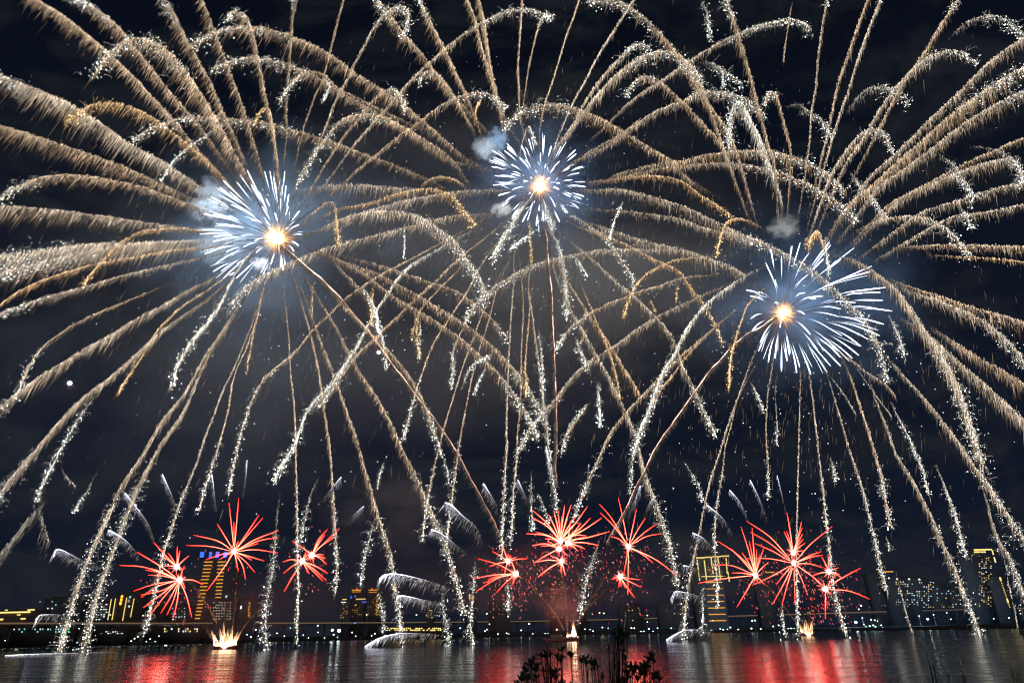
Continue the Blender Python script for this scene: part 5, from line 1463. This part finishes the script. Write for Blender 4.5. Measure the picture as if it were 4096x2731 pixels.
SPH = bpy.data.meshes.new('smoke_ball')
bm = bmesh.new(); bmesh.ops.create_icosphere(bm, subdivisions=3, radius=1.0); bm.to_mesh(SPH); bm.free()
def smoke(x, y, Y, rx, ry, rz, mat, label, name='smoke'):
    me = SPH.copy()
    o = link_mesh(name, me, mat)
    o.location = P(x, y, Y)
    o.scale = (rx, ry, rz)
    return tag(o, label, 'smoke', None, 'stuff')

VV = lambda x, y: (x * 1.7415, y * 1.7415)
PUFF = [
 (488, 440, 383, 13, 12, 11, (.75, .85, .95), .10, 2.1, 'pale blue puff of smoke left of the left star core', 1),
 (475, 482, 381, 15, 12, 10, (.75, .85, .95), .10, 2.1, 'lower pale blue puff of smoke against the left star rays', 2),
 (505, 560, 398, 22, 14, 17, (.70, .84, .98), .055, 2.0, 'bright pale smoke behind the left half of the left star rays', 8),
 (597, 606, 378, 7, 6, 5, (.8, .85, .9), .12, 2.0, 'small grey puff of smoke just under the left flash', 3),
 (1112, 340, 372, 10, 9, 9, (.7, .75, .8), .14, 2.0, 'grey puff of smoke up left of the middle star core', 4),
 (1142, 322, 376, 9, 9, 10, (.45, .65, .9), .09, 2.2, 'blue puff of smoke beside the grey one at the middle star core', 5),
 (1152, 481, 372, 8, 7, 5, (.75, .72, .68), .14, 2.0, 'small grey puff of smoke below left of the middle flash', 6),
 (1800, 520, 375, 12, 10, 9, (.7, .68, .62), .07, 2.2, 'dim grey puff of smoke above the right star core', 7),
]
for x, y, Y, rx, ry, rz, colr, dens, sc_, lab, sd in PUFF:
    smoke(*VV(x, y), Y, rx, ry, rz, smoke_mat('smoke_puff', colr, dens, sc_, .30, .60, .25, sd * 3.1, 2.6), lab, 'smoke_puff')
BANKS = [
 (600, 520, 408, 110, 40, 95, (.45, .64, .88), .016, 2.6, 'blue smoke drifting round the left star core', 11),
 (1240, 430, 398, 75, 35, 70, (.35, .52, .85), .008, 2.8, 'thin blue smoke round the middle star core', 12),
 (1860, 680, 398, 100, 40, 85, (.35, .55, .85), .008, 2.8, 'blue smoke round the right star core', 13),
 (1010, 600, 480, 330, 70, 190, (.68, .68, .68), .014, 1.8, 'broad veil of grey brown smoke between the three bursts', 14),
 (430, 700, 480, 280, 60, 210, (.60, .68, .78), .011, 2.2, 'grey smoke drifting at the left below the left burst', 15),
 (1292, 1398, 385, 15, 9, 14, (.88, .66, .62), .14, 1.9, 'pinkish smoke rising from the middle barge', 16),
 (1200, 1330, 392, 90, 12, 30, (.70, .66, .66), .010, 2.6, 'thin grey smoke streaks over the river in the middle', 17),
 (2120, 1418, 805, 190, 45, 27, (.30, .58, .95), .034, 1.5, 'low blue smoke over the right bank', 18),
 (560, 1400, 392, 60, 12, 22, (.66, .56, .54), .010, 2.2, 'thin reddish smoke behind the left barge fire', 19),
 (850, 1330, 560, 110, 30, 50, (.60, .52, .48), .012, 2.0, 'grey brown smoke hiding the middle of the far bank', 20),
 (640, 1350, 620, 330, 60, 44, (.60, .56, .55), .010, 1.6, 'low veil of smoke drifting before the left half of the far bank', 21),
 (1500, 1335, 620, 300, 60, 48, (.60, .56, .55), .016, 1.6, 'low veil of smoke drifting before the middle right of the far bank', 22),
 (2150, 1300, 640, 260, 50, 45, (.42, .52, .68), .005, 1.6, 'thin bluish veil of smoke before the right end of the far bank', 23),
 (900, 1180, 470, 70, 25, 34, (.60, .55, .52), .02, 2.2, 'brownish smoke cloud above the forked glitter trails and silver arcs', 24),
 (1330, 640, 470, 150, 40, 80, (.72, .66, .58), .016, 1.9, 'warm grey smoke cloud between the middle and right bursts', 25),
]
for x, y, Y, rx, ry, rz, colr, dens, sc_, lab, sd in BANKS:
    smoke(*VV(x, y), Y, rx, ry, rz, smoke_mat('drifting_smoke', colr, dens, sc_, .40, .68, .10, sd * 2.3, 1.6), lab)
# added halo volume imitating the bloom close about each flash
for k, r_ in (('L', 12), ('M', 10), ('R', 9)):
    m, t, out = mat_new('flash_bloom')
    v = t.nodes.new('ShaderNodeVolumePrincipled'); v.inputs['Color'].default_value = (1, .72, .42, 1); v.inputs['Density'].default_value = .02
    tc = t.nodes.new('ShaderNodeTexCoord'); ln_ = t.nodes.new('ShaderNodeVectorMath'); ln_.operation = 'LENGTH'
    e = t.nodes.new('ShaderNodeMapRange'); e.interpolation_type = 'SMOOTHSTEP'
    e.inputs['From Min'].default_value = .2; e.inputs['From Max'].default_value = 1.0; e.inputs['To Min'].default_value = .03; e.inputs['To Max'].default_value = 0
    t.links.new(tc.outputs['Object'], ln_.inputs[0]); t.links.new(ln_.outputs['Value'], e.inputs['Value']); t.links.new(e.outputs['Result'], v.inputs['Density'])
    t.links.new(v.outputs[0], out.inputs['Volume'])
    smoke(*CORE[k], YB, r_, r_, r_, m, {'L': 'added amber halo imitating bloom round the left flash', 'M': 'added amber halo imitating bloom round the middle flash', 'R': 'added amber halo imitating bloom round the right flash'}[k], 'bloom_halo')
    ld = bpy.data.lights.new('flash_light', 'POINT')
    ld.energy = 5e4; ld.color = (1, .74, .45); ld.shadow_soft_size = .5
    lo = bpy.data.objects.new('flash_light', ld)
    c = P(*CORE[k], YB)
    lo.location = (c.x, c.y - 5.2, c.z - .5)
    COL.objects.link(lo)
    lo.parent = burst_root[k]
    lo.matrix_parent_inverse = Matrix.Translation(burst_root[k].location).inverted()

# ------------------------------------------------------------------ plants on the near bank
M_LEAF = mat_surf('leathery_leaf', (0.045, 0.065, 0.03), 0.55, 0.4, 30.0)
M_STEM = mat_surf('shrub_stem', (0.05, 0.04, 0.03), 0.85)
M_BLADE = mat_surf('reed_blade', (0.05, 0.075, 0.03), 0.6, 0.3, 10.0)
rp_ = np.random.default_rng(3)

def leaf_geo(base, dirv, length, width, V, Q, cup=.15):
    """an obovate leaf with a folded midrib and real thickness"""
    d = np.array(dirv, float); d /= np.linalg.norm(d)
    side = np.cross(d, [0, -1, .3]); side /= np.linalg.norm(side)
    nr_ = np.cross(side, d)
    roll = rp_.uniform(-.9, .9)
    side, nr_ = side * math.cos(roll) + nr_ * math.sin(roll), nr_ * math.cos(roll) - side * math.sin(roll)
    st = [(0, .10), (.2, .42), (.45, .88), (.66, 1.0), (.86, .62), (1.0, .04)]
    b = len(V)
    for off in (0, -.0012):
        for u, wv in st:
            c = np.array(base) + d * length * u + nr_ * (-.25 * length * u * u + off)
            for sx in (-1, 0, 1):
                V.append(tuple(c + side * (sx * wv * width * .5) + nr_ * (abs(sx) * wv * width * cup)))
    n = len(st)
    for i in range(n - 1):
        for j in range(2):
            a = b + i * 3 + j
            Q.append((a, a + 1, a + 4, a + 3))
            a2 = a + n * 3
            Q.append((a2, a2 + 3, a2 + 4, a2 + 1))
        for j in (0, 2):
            a = b + i * 3 + j
            Q.append((a, a + 3, a + 3 + n * 3, a + n * 3))

def tube_geo(pts, r0, r1, V, Q, sides=6):
    C, _ = smooth_path(pts, 10)
    b = len(V)
    for i, c in enumerate(C):
        r_ = r0 + (r1 - r0) * i / 9
        for k in range(sides):
            a = 2 * math.pi * k / sides
            V.append((c[0] + r_ * math.cos(a), c[1] + r_ * math.sin(a), c[2]))
    for i in range(9):
        for k in range(sides):
            Q.append((b + i * sides + k, b + i * sides + (k + 1) % sides, b + (i + 1) * sides + (k + 1) % sides, b + (i + 1) * sides + k))

def near_ground(x, y):
    prof = [(-40, 4.6), (-6, 4.5), (2, 4.35), (6, 4.1), (9, 3.4), (13, 1.6), (18, -0.6)]
    return float(np.interp(y, [a for a, _ in prof], [b for _, b in prof]))

YP = 5.0
fx_, fy_ = tile(8, 1690, 1900)
def shrub(label, feet, rosettes, leaf_px):
    foot = P(*tile(8, *feet), YP)
    foot = Vector((foot.x, YP, near_ground(foot.x, YP) - .02))
    root = empty('shrub', foot, label, 'shrub', 'leafy shrubs on the near bank')
    s = pxm(*tile(8, 1690, 1500), YP)
    V, Q = [], []
    for k, (x, y, sz) in enumerate(rosettes):
        c = P(*tile(8, x, y), YP + rp_.uniform(-.25, .25))
        fo = foot + Vector((rp_.uniform(-.15, .15), rp_.uniform(-.1, .1), 0))
        m1 = fo.lerp(c, .45) + Vector(((c.x - fo.x) * .12, rp_.uniform(-.05, .05), -.03))
        m2 = fo.lerp(c, .8) + Vector(((c.x - fo.x) * .05, 0, -.01))
        tube_geo([tuple(fo), tuple(m1), tuple(m2), tuple(c)], .0065, .0028, V, Q)
        # leaf rosette
        LV, LQ = [], []
        ax = np.array(c - m2); ax /= np.linalg.norm(ax)
        ax = ax * .5 + np.array([0, 0, .6])
        nleaf = int(rp_.integers(7, 10))
        for i in range(nleaf):
            a = i * 2.4
            tilt = rp_.uniform(.5, 1.5) if i > 1 else rp_.uniform(.05, .3)
            dirv = ax + np.array([math.cos(a), math.sin(a), 0]) * tilt - np.array([0, 0, .25 * max(0, tilt - .8)])
            back = np.array(c) - ax * (rp_.uniform(0, 1) * s * 14)
            leaf_geo(back, dirv, s * sz * leaf_px * rp_.uniform(.8, 1.15), s * sz * leaf_px * rp_.uniform(.27, .36), LV, LQ)
        link_mesh('leaf_cluster', np_mesh('leaf_cluster', LV, LQ, smooth=True), M_LEAF, root)
        # a few single leaves lower on the twig
        for i in range(3):
            f = rp_.uniform(.55, .9)
            cpos = np.array(fo.lerp(c, f))
            LVv, LQq = [], []
        if k % 2 == 0:
            LVv, LQq = [], []
            for i in range(4):
                f = rp_.uniform(.6, .9)
                cpos = np.array(m1.lerp(c, f))
                a = rp_.uniform(0, 6.28)
                leaf_geo(cpos, np.array([math.cos(a), math.sin(a) * .6, rp_.uniform(.1, .9)]), s * leaf_px * .7, s * leaf_px * .24, LVv, LQq)
            link_mesh('leaf_cluster', np_mesh('leaf_cluster', LVv, LQq, smooth=True), M_LEAF, root)
    link_mesh('stem', np_mesh('stem', V, Q, smooth=True), M_STEM, root)
    return root

shrub('dark leafy shrub at the bottom centre, its left half with many leaf rosettes', (1560, 2050),
      [(1522, 1345, 1.0), (1300, 1425, 1.05), (1335, 1475, 1.1), (1415, 1385, 1.1), (1375, 1380, .9), (1510, 1405, 1.1), (1582, 1382, 1.1), (1462, 1500, 1.1), (1240, 1545, 1.0), (1285, 1540, 1.0), (1310, 1440, .9), (1450, 1520, .9), (1270, 1470, .9), (1325, 1405, .9), (1350, 1450, .9), (1400, 1360, .8), (1440, 1375, .8), (1480, 1490, .9), (1440, 1480, .9), (1475, 1535, 1.0), (1340, 1530, .9), (1255, 1520, .9), (1215, 1560, .9), (1520, 1560, .9), (1395, 1480, .7), (1490, 1385, .8)], 26)
shrub('dark leafy shrub at the bottom, right of the thin upright twig, with sparse rosettes', (1780, 2050),
      [(1678, 1410, 1.15), (1745, 1440, 1.15), (1842, 1330, .75), (1665, 1395, .8), (1925, 1215, 1.0), (1905, 1250, .9), (1945, 1240, .9), (1960, 1400, .7), (1912, 1275, .9), (1935, 1290, .8), (1890, 1230, .8), (1910, 1190, .7), (1940, 1200, .7), (1970, 1230, .6), (1880, 1210, .7), (1720, 1425, .9), (1765, 1450, .8), (1690, 1430, .8), (1740, 1465, .8), (1650, 1410, .7), (1955, 1330, .7), (1800, 1520, .7)], 26)
shrub('dark leafy shrub at the bottom right of the centre, with low rosettes', (2030, 2050),
      [(2135, 1388, 1.15), (2090, 1480, 1.25), (2000, 1470, 1.2), (2170, 1520, 1.15), (2060, 1500, 1.1), (2020, 1490, 1.0), (2110, 1450, .9), (1975, 1500, 1.0), (2030, 1450, 1.0), (2070, 1465, 1.0), (2095, 1510, 1.0), (2120, 1400, .9), (2150, 1410, .8), (2155, 1535, .9), (2190, 1530, .9), (1990, 1530, .9), (2040, 1540, .9), (1950, 1545, .9), (2080, 1440, .8)], 26)
# bare twig and reed blades
def blade_geo(pts, w, V, Q):
    C, _ = smooth_path(pts, 12)
    b = len(V)
    for i, c in enumerate(C):
        u = i / 11
        ww = w * (.55 + .9 * u * (1 - u) * 2) * (1 - u ** 4 * .96)
        for sx, dy in ((-1, 0), (0, -.35), (1, 0), (0, .12)):
            V.append((c[0] + sx * ww * .5, c[1] + dy * ww, c[2]))
    for i in range(11):
        for k in range(4):
            Q.append((b + i * 4 + k, b + i * 4 + (k + 1) % 4, b + (i + 1) * 4 + (k + 1) % 4, b + (i + 1) * 4 + k))

def reeds(label, t, blades, Y, group='reed tufts on the near bank', spread=.15):
    root = None
    for txt, w in blades:
        pts = [tile(t, *[float(v) for v in q.split(',')]) for q in txt.split()]
        P3 = [P(x, y, Y + spread * math.sin(i * 1.3 + w)) for i, (x, y) in enumerate(pts)]
        f = P3[0].copy()
        ground = Vector((f.x + (f.x - P3[1].x) * .4, Y, near_ground(f.x, Y) - .03))
        P3 = [ground] + P3
        if root is None:
            root = empty('reed_tuft', ground, label, 'reeds', group)
        V, Q = [], []
        blade_geo([tuple(p) for p in P3], w * .62 * pxm(*pts[-1], Y), V, Q)
        link_mesh('blade', np_mesh('blade', V, Q, smooth=True), M_BLADE, root)
    return root
reeds('tuft of long reed blades rising through the bottom centre shrubs, one blade folded over', 8,
      [('1880,1560 1900,1400 1915,1250 1920,1120', 13), ('1900,1560 1925,1380 1940,1240 1960,1120', 12), ('1870,1568 1880,1450 1882,1330', 16), ('1900,1568 1920,1420 1960,1300 2010,1350 2060,1390 2100,1425', 12), ('1420,1345 1410,1300 1395,1255', 14),
       ('1790,1560 1770,1480 1745,1390', 12), ('1850,1560 1848,1480 1840,1400', 10), ('1920,1530 1950,1440 1970,1370', 14), ('1700,1540 1730,1450 1755,1370 1768,1330', 5), ('1690,1560 1725,1450 1720,1340', 4), ('1275,1480 1250,1420 1235,1360', 4), ('1060,1568 1045,1530 1035,1490', 3), ('1770,1560 1790,1440 1808,1350', 4)], 4.8)
twv, twq = [], []
a_, b_ = P(*tile(8, 1624, 1568), 4.9), P(*tile(8, 1606, 1285), 4.9)
tw_root = empty('bare_twig', (a_.x, 4.9, near_ground(a_.x, 4.9)), 'thin bare upright twig in front of the middle barge', 'twig')
tube_geo([(a_.x + .01, 4.9, near_ground(a_.x, 4.9) - .02), (a_.x + .015, 4.9, a_.z - .4), tuple(a_), tuple(a_.lerp(b_, .5) + Vector((.004, 0, 0))), tuple(b_)], .0042, .0016, twv, twq)
link_mesh('stem', np_mesh('stem', twv, twq, smooth=True), M_STEM, tw_root)
sv, sq = [], []
for f in (.55, .75, .93):
    p = a_.lerp(b_, f)
    for sx in (-1, 1):
        tube_geo([tuple(p), (p.x + sx * .012, 4.9, p.z + .014), (p.x + sx * .016, 4.9, p.z + .03)], .0016, .0008, sv, sq)
link_mesh('side_shoot', np_mesh('side_shoot', sv, sq, smooth=True), M_STEM, tw_root)
reeds('three thin reed blades at the bottom, just left of the broad dark tuft', 9, [('1510,1620 1490,1540 1475,1470', 7), ('1530,1620 1545,1550 1562,1490', 7), ('1500,1620 1490,1580 1482,1550', 6)], 2.6)
reeds('broad dark tuft of reed blades at the bottom right', 9, [('1745,1620 1715,1480 1688,1365', 22), ('1760,1620 1745,1530 1728,1420', 18), ('1735,1620 1725,1560 1700,1480', 18), ('1852,1620 1855,1560 1853,1500', 10)], 2.4)
reeds('crossed pair of thin reed blades right of the broad dark tuft', 9, [('1960,1620 1900,1500 1850,1435', 7), ('1950,1620 1950,1540 1962,1450', 12), ('1965,1600 1955,1540 1945,1480', 8)], 2.5)
reeds('spiky reed tuft in the bottom right corner', 9, [('2310,1640 2290,1530 2270,1440', 12), ('2325,1640 2315,1540 2295,1450', 12), ('2340,1640 2330,1560 2315,1485', 12), ('2350,1640 2356,1560 2368,1480', 12), ('2300,1640 2310,1580 2330,1500', 10)], 2.4)
reeds('single thin dark stalk against the red reflection on the right', 9, [('917,1630 914,1540 912,1450', 6)], 2.8)
